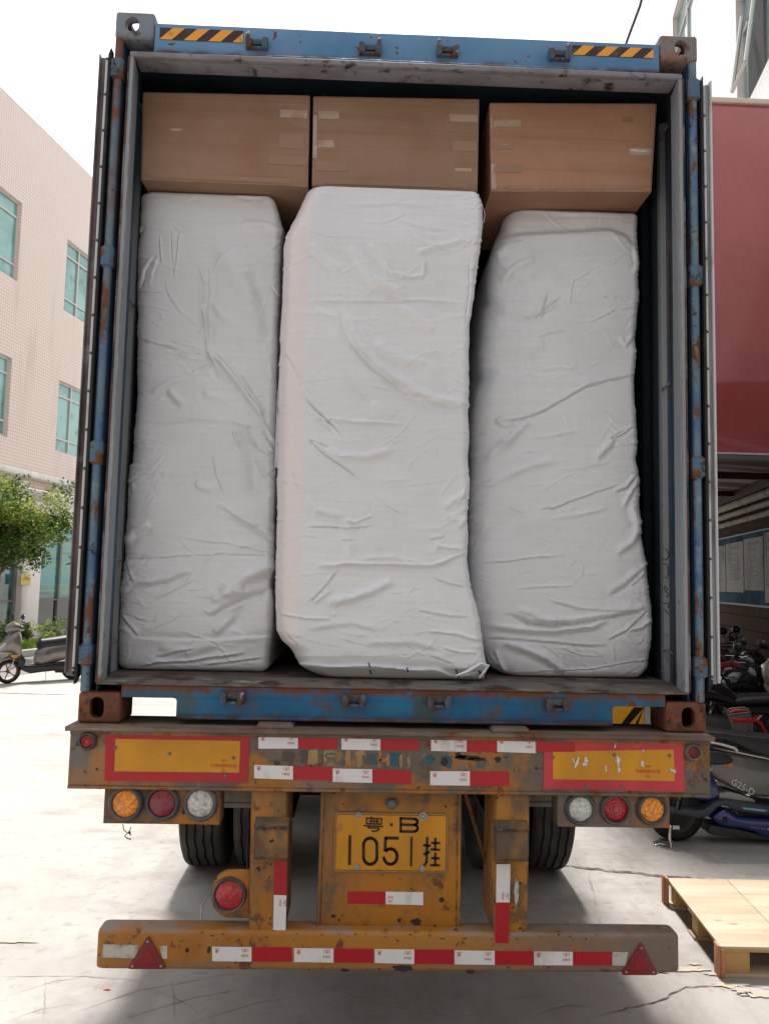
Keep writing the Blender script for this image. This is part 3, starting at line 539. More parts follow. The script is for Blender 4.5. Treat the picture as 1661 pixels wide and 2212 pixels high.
# lamp builder
def lamp(px, py, ro, rl, Y, ml, nm='tail_lamp', ex=1.0, rings=0):
    p = PY(px, py, Y); d = np.hypot(*(np.array(proj((p[0] + .1, Y, p[2]))) - np.array(proj(p)))) / .1; ro /= d; rl /= d
    h = MB().lathe([(rl * .98, -.004), (rl * 1.03, -.016), (rl + (ro - rl) * .45, -.019), (ro * .93, -.012), (ro, -.001), (ro, .0), (ro, .012)], (p[0], Y, p[2]), 'y', 40).build(nm, M_lamp_h, tr)
    prof = [(rl * .98, -.005)] + [(rl * math.cos(a), -.006 - .010 * math.sin(a)) for a in (.25, .5, .8, 1.1, 1.35)] + [(.0005, -.016)]
    l_ = MB().lathe(prof, (p[0], Y, p[2]), 'y', 40)
    for k in range(rings): r_ = rl * (.3 + .25 * k); l_.lathe([(r_ - .0015, -.014), (r_, -.0185), (r_ + .0015, -.013)], (p[0], Y, p[2]), 'y', 30)
    l_.build('lens', ml, h); return h
lamp(190.8, 1600, 20.5, 14, YD, M_rred, 'marker_lamp', rings=2); lamp(1495, 1624, 19, 12.5, YD, mat('dull_dusty_red_lens', (.20, .035, .035), .5), 'marker_lamp', rings=2)
# lamp brackets
YL = -.03
M_br = yellow('dusty_yellow_bracket', .15, 11); M_brr = mat('grimy_orange_bracket', (.13, .10, .075), .7, layers=[L((.32, .13, .03), 4, .48, .62), L(RUSTD, 20, .6, .68), L((.18, .155, .13), 5, .5, .7)], bump=[(40, .2, .002)], edge=(RUST, .006))
def bracket(a, b, c, d_, m):
    p, q = PY(a, b, YL), PY(c, d_, YL); MB().box(p[0], q[0], YL, YL + .008, q[2], zbm - .001).box(p[0], p[0] + .006, YL + .008, YL + .09, q[2], zbm - .001).box(q[0] - .006, q[0], YL + .008, YL + .09, q[2], zbm - .001).box(p[0], q[0], YL + .009, YL + .09, q[2], q[2] + .005).build('lamp_bracket', m, tr, bevel=.002)
bracket(227, 1706, 475, 1782, M_br); bracket(1204, 1716, 1446, 1789, M_brr)
for x, y, m in ((273, 1735, M_amber), (351.7, 1734, M_dkred), (434, 1735, M_clear)): lamp(x, y, 39, 29, YL - .001, m)
for x, y, m in ((1252, 1746.8, M_clear), (1327.6, 1746.8, M_rred), (1406.4, 1747.7, M_amber)): lamp(x, y, 34.5, 26, YL - .001, m, rings=3 if m is M_rred else 0)
# centre plate, uprights, bumper
YC = .0
def px_box(s, q, Y, depth, mi=0):
    P = [PY(a, b, Y) for a, b in q]; f = [(p[0], Y, p[2]) for p in P]; k = [(p[0], Y + depth, p[2]) for p in P]; s.hexa([f[3], f[2], k[2], k[3]], [f[0], f[1], k[1], k[0]], mi); return s
pn = px_box(MB(), [(694, 1700), (997, 1706), (994, 2008), (683, 2002)], YC, .03)
px_box(pn, [(694, 1700), (702, 1700), (691, 2002), (683, 2002)], YC - .004, .0035); px_box(pn, [(989, 1706), (997, 1706), (994, 2008), (986, 2008)], YC - .004, .0035)
pq = [(726.5, 1754), (966, 1760), (963, 1885), (721.8, 1878)]
P = [PY(a, b, YC) for a, b in pq]; x0 = P[3][0]; x1 = P[1][0]; z1 = (P[0][2] + P[1][2]) / 2; z0 = (P[2][2] + P[3][2]) / 2; PW, PH = x1 - x0, z1 - z0
pl = MB().prism(rrect(x0, x1, z0, z1, .012), YC - .007, YC - .0055, 'y').prism(rrect(x0 - .004, x1 + .004, z0 - .004, z1 + .004, .014), YC - .0055, YC - .004, 'y', 1)
lp = pl.build('licence_plate', [M_plate, M_rivet], tr)
s = MB(); o_ = rrect(x0 + .004, x1 - .004, z0 + .004, z1 - .004, .011, 6); o_.append(o_[0]); s.ribbon(o_, .0018, YC - .0079, .0008)
zc0 = (PY(846, 1700, YC)[2])
ZPB = zm(700, 1820, .2529)                  # the plate close-up
def pk(x, y): a, b = ZPB(x, y); p = PY(a, b, YC - .008); return (p[0], p[2])
YP = YC - .0086
def strokes(lst, wd):
    for st in lst: s.ribbon([pk(*q) for q in st], wd, YP, .0014)
def arc(cx, cy, rx, ry, a0, a1, n=10): return [(cx + rx * math.cos(math.radians(a0 + (a1 - a0) * k / n)), cy + ry * math.sin(math.radians(a0 + (a1 - a0) * k / n))) for k in range(n + 1)]
W_ = .0112
strokes([[(472, 540), (467, 806)]], W_ * .95); strokes([[(1041, 555), (1036, 818)]], W_ * .72)
strokes([arc(659, 625, 62, 64, 180, 360) + arc(659, 738, 62, 66, 0, 180) + [(597, 625)]], W_)
strokes([[(918, 562), (800, 560)], [(801, 560), (796, 680)], arc(846, 732, 62, 72, 225, 360) + arc(846, 732, 62, 72, 0, 175)], W_)
strokes([[(942, 372), (940, 502)], [(935, 378), (1060, 384)] + arc(1062, 410, 34, 28, -80, 80), [(940, 436), (1060, 440)] + arc(1062, 470, 36, 32, -80, 80) + [(935, 500)]], W_ * .82)
strokes([[(848, 436), (862, 438)]], W_ * .95)
# the province character
strokes([[(624, 378), (766, 382), (762, 432), (626, 428), (624, 378)], [(672, 364), (664, 378)], [(598, 446), (780, 454)], [(645, 446), (640, 466), (742, 470), (738, 488), (700, 498), (672, 494)]], W_ * .46)
strokes([[(645, 404), (745, 408)], [(694, 386), (694, 424)], [(662, 390), (676, 400)], [(728, 392), (712, 402)], [(672, 412), (660, 422)], [(716, 412), (728, 420)]], W_ * .36)
# the trailer character
strokes([[(1186, 556), (1180, 780), (1160, 815)], [(1152, 628), (1214, 632)], [(1156, 712), (1206, 690)]], W_ * .85)
strokes([[(1262, 562), (1258, 668)], [(1226, 606), (1300, 608)], [(1222, 666), (1300, 670)], [(1262, 700), (1258, 812)], [(1226, 746), (1298, 750)], [(1216, 812), (1300, 814)]], W_ * .78)
s.build('plate_characters', M_ink, lp)
for i, (a, b, r_) in enumerate(((551, 346, .0075), (1148, 360, .0105), (538, 826, .0075), (1142, 842, .0075))):
    x, z = pk(a, b); MB().lathe([(r_ * 1.55, 0), (r_ * 1.5, -.002), (r_ * .95, -.002), (r_ * .9, -.006), (r_ * .5, -.010), (.0003, -.011)], (x, YC - .009, z), 'y', 18).build('plate_bolt', M_bolt, lp)
x, z = pk(857, 235)
q = MB().prism([(x + .028 * math.cos(a) * (1.0 if abs(math.cos(a)) < .6 else 1.0), z + .017 * math.sin(a)) for a in [2 * math.pi * k / 28 for k in range(28)]], YC - .010, YC - .004, 'y')
q.loft([(0, 0, .001, .001)], 3) if False else None
q.lathe([(.0185, -.010), (.0175, -.03), (.012, -.036), (.0003, -.037)], (x, YC, z - .001), 'y', 20)
for k in (-1, 1): q.lathe([(.004, -.010), (.003, -.013), (.0003, -.0135)], (x + k * .0215, YC, z), 'y', 10)
q.build('plate_lamp', mat('grey_green_lamp_casting', (.10, .105, .095), .7, layers=[L((.2, .19, .17), 12, .5, .65)]), tr, bevel=.002)
tape([('r', [(751, 1926), (833, 1926), (833, 1953), (751, 1952)]), ('w', [(833, 1926), (914, 1927), (914, 1955), (833, 1953)])], YC - .0005, [(843, 1938, 0, .8)])
s = pn
def chip(s, X, Z, w_, h_, Y, seed, n=18, mi=1):
    r_ = random.Random(seed); vs = [(X + w_ * math.cos(2 * math.pi * k / n) * r_.uniform(.6, 1.1), Z + h_ * math.sin(2 * math.pi * k / n) * r_.uniform(.6, 1.1)) for k in range(n)]; s.add([(u, Y - .0007, v) for u, v in vs], [tuple(range(n))], mi)
for i, (a, b, w_, h_) in enumerate(((1320, 1138, .011, .011), (318, 1292, .013, .007), (1085, 1345, .024, .014), (930, 1330, .008, .010), (1340, 1398, .02, .004), (1258, 1382, .007, .005), (372, 1326, .006, .005), (268, 135, .010, .007), (1040, 1035, .004, .004), (940, 950, .003, .004), (320, 150, .012, .004))):
    X, Z = pk(a, b); chip(s, X, Z, w_, h_, YC - (.0002 if a < 1400 else .004), 70 + i)
s.build('plate_panel', [M_yel, M_gap], tr, bevel=.003)
YU = -.04
px_box(MB(), [(543, 1700), (620, 1702), (614, 2021), (538, 2019)], YU, .30).build('upright', M_yel2, tr, bevel=.004)
s = px_box(MB(), [(1072, 1710), (1144, 1712), (1138, 2028), (1068, 2026)], YU, .28); p = PY(1113, 1925, YU); chip(s, p[0] + .004, p[2], .009, .055, YU, 91); s.build('upright', [M_yel2, M_silvtape], tr, bevel=.004)
def buffer_(a, b, c, d_, m):
    P0, P1 = PY(a, b, YU - .05), PY(c, d_, YU - .05); x0, x1, z1, z0 = P0[0], P1[0], P0[2], P1[2]; h = z1 - z0
    s = MB().prism([(YU, z0 + .004), (YU - .045, z0), (YU - .055, z0 + .01), (YU - .055, z1 - .018), (YU - .048, z1 - .008), (YU, z1 + .004)], x0, x1, 'x').prism([(YU, z1 + .003), (YU - .058, z1 - .010), (YU - .060, z1 - .014), (YU - .052, z1 - .003), (YU, z1 + .010)], x0 - .002, x1 + .002, 'x')
    s.build('buffer_block', m, tr, bevel=.003)
buffer_(551, 1779, 621, 1858, M_yel3); buffer_(1070, 1785, 1141, 1862, M_yel3)
YT = YU - .0005
tape([('r', [(593, 1859), (620, 1859), (619, 1934), (592, 1933)]), ('w', [(592, 1933), (619, 1934), (617, 2022), (590, 2021)])], YT, [(606, 1950, math.pi / 2, .9)])
tape([('w', [(1072, 1866.5), (1102, 1866.5), (1100.5, 1949), (1071, 1949)]), ('r', [(1071, 1949), (1100.5, 1949), (1098, 2037), (1068.5, 2037)])], YT - .012, [(1086, 1935, math.pi / 2, .9)])
# bumper
YM = -.052
zt_ = PY(700, 2012, YM)[2]; zb_ = PY(700, 2099, YM)[2]
bx0 = PY(210, 2050, YM)[0]; bx1 = PY(1466, 2060, YM)[0]
bp = MB(); secs = []
prf = rrect(YM, YM + .10, zb_, zt_, .017, 5)
n = len(prf); cyy, czz = YM + .05, (zb_ + zt_) / 2; xs = [(bx0, .86), (bx0 + .006, .95), (bx0 + .022, 1.0), (bx0 + .5, 1.), (0, 1.), (bx1 - .5, 1.), (bx1 - .022, 1.0), (bx1 - .006, .95), (bx1, .86)]
vs = [(x, cyy + (a - cyy) * k, czz + (b - czz) * (k if k == 1 else .5 + k / 2)) for x, k in xs for a, b in prf]
bp.add(vs, [(i * n + k, i * n + (k + 1) % n, (i + 1) * n + (k + 1) % n, (i + 1) * n + k) for i in range(len(xs) - 1) for k in range(n)][::1] , 0, True); o = 0
bp.f += [tuple(range(n)), tuple((len(xs) - 1) * n + k for k in range(n))[::-1]]; bp.mi += [0, 0]; bp.sm += [True, True]
M_bump = mat('dirty_yellow_bumper', (.34, .14, .014), .5, layers=[L((.25, .09, .015), 2.5, .4, .65, st=(1, 1, .5)), L((.14, .115, .09), 2.2, .56, .70, a=.9, st=(1, 1, .8)), L((.13, .112, .095), 3.5, .28, .52, x2=(.7, .15), a=.85), L((.31, .14, .035), 5, .52, .62, st=(.6, 1, 1.3), a=.8), L((.15, .125, .10), 5, .40, .6, z=(zb_ + .01, zb_ + .05), a=.9), L((.20, .18, .16), 6, .45, .6, z=(zt_, zt_ - .02), a=.8), L(RUST, 12, .59, .65), L(SOOT, 22, .63, .67, a=.9)], bump=[(30, .3, .003)], edge=(RUSTD, .006, 14))
YN = YM - .0005
hstrip(459, 543.7, 630.5, 2045, 2076, 2046, 2077, YN, 0); hstrip(635.6, 720.5, 806.5, 2048, 2078, 2049, 2079, YN, .5)
hstrip(809.5, 894.6, 980.5, 2050, 2080, 2051, 2082, YN, .5); hstrip(981.5, 1068, 1152, 2053, 2083, 2054, 2084, YN, .5); hstrip(1153, 1236.5, 1320.5, 2055, 2085, 2056, 2085, YN, .5)
for q in ([(224, 2040), (300, 2041), (297, 2070), (222, 2068)], [(345, 2043), (362, 2043), (362, 2071), (352, 2071)], [(1322, 2056), (1356, 2057), (1350, 2086), (1322, 2085)]):
    s = MB(); quad(s, q, YN, .001, 0); s.build('worn_tape', M_silvtape, tr)
for ap, b0, b1 in (((321.5, 2019), (276, 2092), (361, 2092)), ((1384, 2033), (1339, 2105), (1420, 2105))):
    A, B, C = [PY(a, b, YN) for a, b in (ap, b0, b1)]; c = (A + B + C) / 3
    def tri(k, r=.08): 
        P = []
        for V0, V1, V2 in ((A, B, C), (B, C, A), (C, A, B)):
            for t in (-1, 0, 1):
                d1 = (V1 - V0); d2 = (V2 - V0); q = V0 + (d1 * (r if t == 1 else (r * .25 if t == 0 else 0)) + d2 * (r if t == -1 else (r * .25 if t == 0 else 0))); P.append(q)
        # order corner points anticlockwise
        P.sort(key=lambda q: math.atan2(q[2] - c[2], q[0] - c[0])); return [(c[0] + (q[0] - c[0]) * k, c[2] + (q[2] - c[2]) * k) for q in P]
    t_ = MB().prism(tri(1.0), YN - .006, YN, 'y').build('reflector_triangle', M_tri, tr, bevel=.001)
    MB().prism(tri(.5, .02), YN - .0072, YN - .0061, 'y').build('inner_triangle', M_tri2, t_)
    for V in (A, B, C): q = c + (V - c) * .72; MB().lathe([(.0045, 0), (.004, -.003), (.0003, -.004)], (q[0], YN - .006, q[2]), 'y', 12).build('bolt', M_bolt, t_)
s = bp; r_ = random.Random(8)
for k in range(38):
    a = r_.uniform(440, 1300); b = r_.choice([r_.uniform(2016, 2030)] * 3 + [r_.uniform(2088, 2096)]); p = PY(a, b, YN); chip(s, p[0], p[2], r_.uniform(.002, .007), r_.uniform(.002, .003), YN, k, 10)
for a, b, w_, h_ in ((380, 2003, 0, 0), (870, 2092, .045, .012), (745, 2096, .02, .006), (1015, 2100, .02, .008), (405, 2052, .008, .010), (452, 2052, .008, .014)):
    if w_: p = PY(a, b, YN); chip(s, p[0], p[2], w_, h_, YN + .0001, int(a))
s.build('underrun_bumper', [M_bump, M_gap], tr)
# low fog lamp on its bracket
p = PY(497, 1932, -.02); q1 = PY(538, 1932, -.02)
hh = .088; P = [(q1[0] + .002, p[2] + hh), (p[0] + .01, p[2] + hh)] + [(p[0] + .0 + .073 * math.cos(a) * 1.0, p[2] + hh * math.sin(a)) for a in [math.radians(100 + 16 * k) for k in range(11)]] + [(p[0] + .01, p[2] - hh), (q1[0] + .002, p[2] - hh)]
MB().prism(P, -.012, -.004, 'y').build('lamp_bracket', M_br, tr, bevel=.002)
lamp(496, 1932, 38, 31, -.012, M_rred)
# hanging wire end
s = MB(); w0 = PY(268, 1782, -.01)
def wp(a, b, d=0): q = PY(a, b, -.01 + d); return tuple(q)
s.tube([wp(266, 1780), wp(268, 1792), wp(276, 1800), wp(282, 1792), wp(283, 1786)], .0016, 6); s.tube([wp(276, 1800), wp(270, 1806), wp(276, 1811), wp(284, 1813)], .0022, 6); s.tube([wp(278, 1798), wp(283, 1804), wp(281, 1796)], .003, 6)
s.tube([wp(217, 1694), wp(219, 1702), wp(216, 1706)], .0012, 5); s.tube([wp(536, 1905), wp(534, 1850, .1), wp(540, 1760, .2)], .0025, 6)
s.build('loose_wire', M_black, tr)
# mud flaps, frame, axles, wheels
for a, b, c, d_ in ((474, 1704, 545, 1745), (1142, 1712, 1206, 1743)):
    P0, P1 = PY(a, b, .2), PY(c, d_, .2); MB().box(P0[0], P1[0], .2, .21, P1[2], zbm + .1).box(P0[0], P1[0], .196, .2, P1[2], P1[2] + .02).build('mud_flap_bracket', mat('dusty_grey_steel', (.20, .18, .16), .7, layers=[L((.12, .10, .09), 7, .5, .65)]), tr, bevel=.002)
s = MB()
for sx in (-.47, .47): s.box(sx - .07, sx + .07, .15, 11.8, ZB - .05, ZB - .03).box(sx - .07, sx + .07, .27, 11.8, ZB - .42, ZB - .40).box(sx - .008, sx + .008, .15, 11.8, ZB - .40, ZB - .05)
for y in (.6, 1.5, 3.0, 4.4, 6, 7.5, 9, 10.5): s.box(-.55, .55, y, y + .1, ZB - .22, ZB - .03)
s.build('chassis_frame', M_gap, tr)
MB().box(-.46, .46, 1.55, 2.0, .66, 1.0).box(-.60, .60, 2.75, 3.1, .60, 1.02).build('added_blocker_box', M_gap, tr, bevel=.02)  # boxes added to block the light showing through under the trailer
MB().lathe([(.24, -.12), (.42, -.13), (.50, -.08), (.50, .08), (.42, .13), (.24, .12)], (0, 6.6, .62), 'y', 40).build('added_blocker_wheel', M_tyre, tr)  # wheel added between the rails to block light from the front
s = MB().tube([PY(1004, 1712, .06), PY(1050, 1865, .2)], .008, 6).tube([(.26, .3, ZB - .3), (.26, 1.6, .9)], .05, 10)
s.build('diagonal_strut', M_grimy, tr)
for y in (2.30, 3.62, 4.94):
    MB().tube([(-.9, y, .5), (.9, y, .5)], .065, 14).build('axle', M_gap, tr)
    for sx in (-1, 1):
        MB().box(*sorted((sx * .52, sx * .60)), y - .5, y + .5, .62, .72).box(*sorted((sx * .50, sx * .62)), y - .08, y + .08, .48, .66).build('leaf_spring', M_gap, tr, bevel=.01)
        for xc in (.655, .985):
            if xc == .655 and y > 3: continue
            cx = sx * (xc + .095); R_ = .50; wdt = .27
            W = wdt / 2; prof = [(.30, -W * .8), (.36, -W * .97), (.42, -W), (.465, -W * .97), (.487, -W * .90), (.497, -W * .80)]
            for g_ in (-.56, -.19, .19, .56): prof += [(.500, W * g_ - .007), (.486, W * g_ - .005), (.486, W * g_ + .005), (.500, W * g_ + .007)]
            prof += [(.497, W * .80), (.487, W * .90), (.465, W * .97), (.42, W), (.36, W * .97), (.30, W * .8)]
            t_ = MB(); N_ = 160; vs = []; m_ = len(prof)
            for i, (r0, h0) in enumerate(prof):
                for k in range(N_):
                    a = 2 * math.pi * k / N_; zig = (.004 * (abs((k % 8) - 4) - 2) / 2 if 6 <= i < 22 else 0); r1 = r0 - (.004 if (i in (4, 5, 22, 23) and k % 4 == 0) else 0)
                    vs.append((cx + h0 + zig, y + r1 * math.cos(a), .50 + r1 * math.sin(a)))
            t_.add(vs, [(i * N_ + k, i * N_ + (k + 1) % N_, (i + 1) * N_ + (k + 1) % N_, (i + 1) * N_ + k) for i in range(m_ - 1) for k in range(N_)], 0, True)
            wh = t_.build('tyre', M_tyre, tr)
            MB().lathe([(.30, -W * .8), (.27, -W * .4), (.25, 0), (.27, W * .4), (.30, W * .8)], (cx, y, .5), 'x', 36).lathe([(.25, .0), (.14, .01 * sx), (.12, .06 * sx), (.001, .07 * sx)], (cx, y, .5), 'x', 30).build('rim', M_rim, wh)
# ------------------------------------------------------------------ cartons
def carton(name_lbl, px, Yf, depth, m, tapes, bulge=.007, seed=0, group='cardboard cartons across the top of the load'):
    q = [PY(a, b, Yf) for a, b in px]                      # TL TR BR BL
    x0, x1 = (q[0][0] + q[3][0]) / 2, (q[1][0] + q[2][0]) / 2; z1 = (q[0][2] + q[1][2]) / 2; z0 = (q[2][2] + q[3][2]) / 2
    n, mz, r = 30, 18, .008; s = MB(); vs = []
    # front sheet with a soft bulge and slightly crushed edges, then the sides, joined as one shell
    def fx(u, v):
        X = x0 + (x1 - x0) * u; Z = z0 + (z1 - z0) * v
        # tie the corners to the measured ones
        Z += ((1 - u) * (q[0][2] - z1) + u * (q[1][2] - z1)) * v + ((1 - u) * (q[3][2] - z0) + u * (q[2][2] - z0)) * (1 - v)
        X += ((1 - v) * (q[3][0] - x0) + v * (q[0][0] - x0)) * (1 - u) + ((1 - v) * (q[2][0] - x1) + v * (q[1][0] - x1)) * u
        e = min(u, 1 - u) * (x1 - x0); f = min(v, 1 - v) * (z1 - z0); d = bulge * math.sin(math.pi * u) * math.sin(math.pi * v)
        d += .0025 * float(fbm(np.array(u * 6.0 + seed), np.array(v * 4.0), 5 + seed))
        k = max(0, 1 - e / r) ** 2 + max(0, 1 - f / r) ** 2
        return (X, Yf - d + r * .45 * k, Z)
    us = [0, .004, .012] + [.02 + .96 * k / n for k in range(n + 1)] + [.988, .996, 1]; vsn = [0, .008, .02] + [.03 + .94 * k / mz for k in range(mz + 1)] + [.98, .992, 1]
    A, B = len(us), len(vsn)
    for j in vsn:
        for i in us: vs.append(fx(i, j))
    fs = [(j * A + i, j * A + i + 1, (j + 1) * A + i + 1, (j + 1) * A + i) for j in range(B - 1) for i in range(A - 1)]
    o = len(vs); ring = [i for i in range(A)] + [j * A + A - 1 for j in range(1, B)] + [(B - 1) * A + i for i in range(A - 2, -1, -1)] + [j * A for j in range(B - 2, 0, -1)]
    for k in ring: v = vs[k]; vs.append((v[0], Yf + depth, v[2]))
    m_ = len(ring); fs += [(ring[k], o + k, o + (k + 1) % m_, ring[(k + 1) % m_]) for k in range(m_)] + [tuple(o + k for k in range(m_))[::-1]]
    s.add(vs, fs, 0, True)
    rt = root('cardboard_box', ((x0 + x1) / 2, Yf + depth / 2, z0), name_lbl, 'box', group)
    s.build('carton_body', m, rt)
    for (u0, v0, u1, v1, b) in tapes:
        t = MB(); tv = []; nn = 8
        for side in (0, 1):
            for j in range(3):
                for i in range(nn + 1):
                    u, v = u0 + (u1 - u0) * i / nn, v0 + (v1 - v0) * j / 2; jag = .004 * math.sin(j * 7 + seed) if i in (0, nn) else 0
                    X, Y_, Z = fx(min(1, max(0, u + jag)), v); tv.append((X, Y_ - (.0016 if side == 0 else .0002), Z))
        F = []; K = 3 * (nn + 1)
        for j in range(2):
            for i in range(nn): a = j * (nn + 1) + i; F.append((a, a + 1, a + nn + 2, a + nn + 1)); F.append((K + a, K + a + nn + 1, K + a + nn + 2, K + a + 1))
        t.add(tv, F, 0, True); t.build('packing_tape', M_ptape2 if b else M_ptape, rt)
    s = MB(); a, c = fx(.01, .03), fx(.99, .03)                          # lower flap seam line
    for v in (.035, ): s.tube([fx(k / 12, v + .006 * math.sin(k * 1.3 + seed))[:1] + (fx(k / 12, v)[1] - .0004,) + fx(k / 12, v + .006 * math.sin(k * 1.3 + seed))[2:] for k in range(1, 12)], .0012, 5)
    s.build('flap_seam', mat('dark_seam', (.12, .07, .045), .8), rt)
    return rt, z0
_, zc1 = carton('leftmost brown carton on top of the white bales, beside the left wall of the container', [(309, 198), (669.5, 205), (665, 402), (305, 387)], .17, .62, M_card, [(.82, .74, .985, .83, 0), (.82, .40, .97, .56, 1), (.76, .22, .99, .32, 1), (.17, .55, .24, .58, 0), (.0, .02, 1, .07, 1)], seed=1)
_, zc2 = carton('middle carton, wedged behind the top of the tallest white bale', [(677, 207), (1035, 213), (1031, 412), (674, 400)], .175, .62, M_card, [(.03, .74, .155, .83, 0), (.0, .02, 1, .075, 1), (.0, .30, .025, .78, 0), (.03, .42, .13, .50, 0), (.02, .16, .22, .27, 1), (.82, .74, .99, .82, 0), (.84, .42, .99, .53, 1), (.86, .20, .96, .235, 0)], seed=2)
_, zc3 = carton('rightmost carton, reddish brown, with its bottom overhanging the shorter bale', [(1058, 221), (1418, 223), (1407, 413), (1061, 412)], .19, .62, M_card2, [(.02, .72, .185, .80, 0), (.0, .70, .016, .84, 0), (.02, .46, .14, .54, 1), (.02, .20, .19, .28, 1), (.85, .40, .985, .48, 0), (.80, .78, .86, .84, 1), (.0, .02, .03, .30, 0), (.0, .015, 1, .06, 1)], seed=3)
# ------------------------------------------------------------------ wrapped bales
def cloth(name, tint=None, xr=None):
    m = bpy.data.materials.new(name); m.use_nodes = True; n = m.node_tree.nodes; l = m.node_tree.links; b = n['Principled BSDF']
    tcn = n.new('ShaderNodeTexCoord')
    def noise(sc, st, d=4):
        mp = n.new('ShaderNodeMapping'); l.new(tcn.outputs['Object'], mp.inputs[0]); mp.inputs['Scale'].default_value = st
        t = n.new('ShaderNodeTexNoise'); t.inputs['Scale'].default_value = sc; t.inputs['Detail'].default_value = d; l.new(mp.outputs[0], t.inputs['Vector']); return t.outputs['Fac']
    def mixf(f, lo, hi, c1, c2, amt=1.):
        r = n.new('ShaderNodeMapRange'); r.inputs[1].default_value = lo; r.inputs[2].default_value = hi; r.inputs[4].default_value = amt; l.new(f, r.inputs[0])
        q = n.new('ShaderNodeMix'); q.data_type = 'RGBA'; l.new(r.outputs[0], q.inputs[0])
        if isinstance(c1, tuple): q.inputs[6].default_value = (*c1, 1)
        else: l.new(c1, q.inputs[6])
        q.inputs[7].default_value = (*c2, 1); return q.outputs[2]
    c = mixf(noise(1.4, (1, 1, 1)), .35, .7, (.65, .66, .695), (.58, .588, .62))
    c = mixf(noise(7, (.25, 1, 5)), .45, .75, c, (.58, .58, .60), .5)
    c = mixf(noise(1, (5, 5, 150), 2), .42, .62, c, (.53, .53, .545), .24); c = mixf(noise(1, (150, 150, 4), 2), .45, .65, c, (.54, .54, .555), .13)
    c = mixf(noise(9, (6, 1, .2)), .5, .75, c, (.58, .58, .60), .35)
    c = mixf(noise(4, (1, 1, 1)), .64, .72, c, (.54, .53, .53), .4)
    if tint:
        sp = n.new('ShaderNodeSeparateXYZ'); l.new(tcn.outputs['Object'], sp.inputs[0]); ad = n.new('ShaderNodeMath'); ad.operation = 'MULTIPLY_ADD'; l.new(noise(3, (1, 1, 1.5)), ad.inputs[0]); ad.inputs[1].default_value = .03; l.new(sp.outputs[0], ad.inputs[2])
        r1 = n.new('ShaderNodeMapRange'); r1.inputs[1].default_value = xr[0]; r1.inputs[2].default_value = xr[1]; l.new(ad.outputs[0], r1.inputs[0])
        r2 = n.new('ShaderNodeMapRange'); r2.inputs[1].default_value = xr[3]; r2.inputs[2].default_value = xr[2]; l.new(ad.outputs[0], r2.inputs[0])
        r3 = n.new('ShaderNodeMath'); r3.operation = 'MULTIPLY'; l.new(r1.outputs[0], r3.inputs[0]); l.new(r2.outputs[0], r3.inputs[1])
        q = n.new('ShaderNodeMix'); q.data_type = 'RGBA'; l.new(r3.outputs[0], q.inputs[0]); l.new(c, q.inputs[6]); q.inputs[7].default_value = (*tint, 1); c = q.outputs[2]
    l.new(c, b.inputs['Base Color']); b.inputs['Roughness'].default_value = .28; b.inputs['Specular IOR Level'].default_value = .65; b.inputs['Sheen Weight'].default_value = .15
    prev = None
    for sc, st, stg, ds in ((1, (30, 30, 330), .35, .0016), (1, (300, 300, 30), .25, .0012), (9, (.3, 1, 2.6), .35, .006), (30, (.5, 1, 1.8), .16, .003)):
        bn = n.new('ShaderNodeBump'); bn.inputs['Strength'].default_value = stg; bn.inputs['Distance'].default_value = ds; l.new(noise(sc, st), bn.inputs['Height'])
        if prev: l.new(prev, bn.inputs['Normal'])
        prev = bn.outputs[0]
    l.new(prev, b.inputs['Normal']); MATS[name] = m; return m
M_cl1 = cloth('white_woven_wrap'); M_cl2 = cloth('pinkish_edged_woven_wrap', (.665, .60, .61), (-.52, -.495, -.385, -.375))
CR = {}
def interp(z, tab): return np.interp(z, [t[0] for t in tab][::-1] if tab[0][0] > tab[-1][0] else [t[0] for t in tab], [t[1] for t in tab][::-1] if tab[0][0] > tab[-1][0] else [t[1] for t in tab])
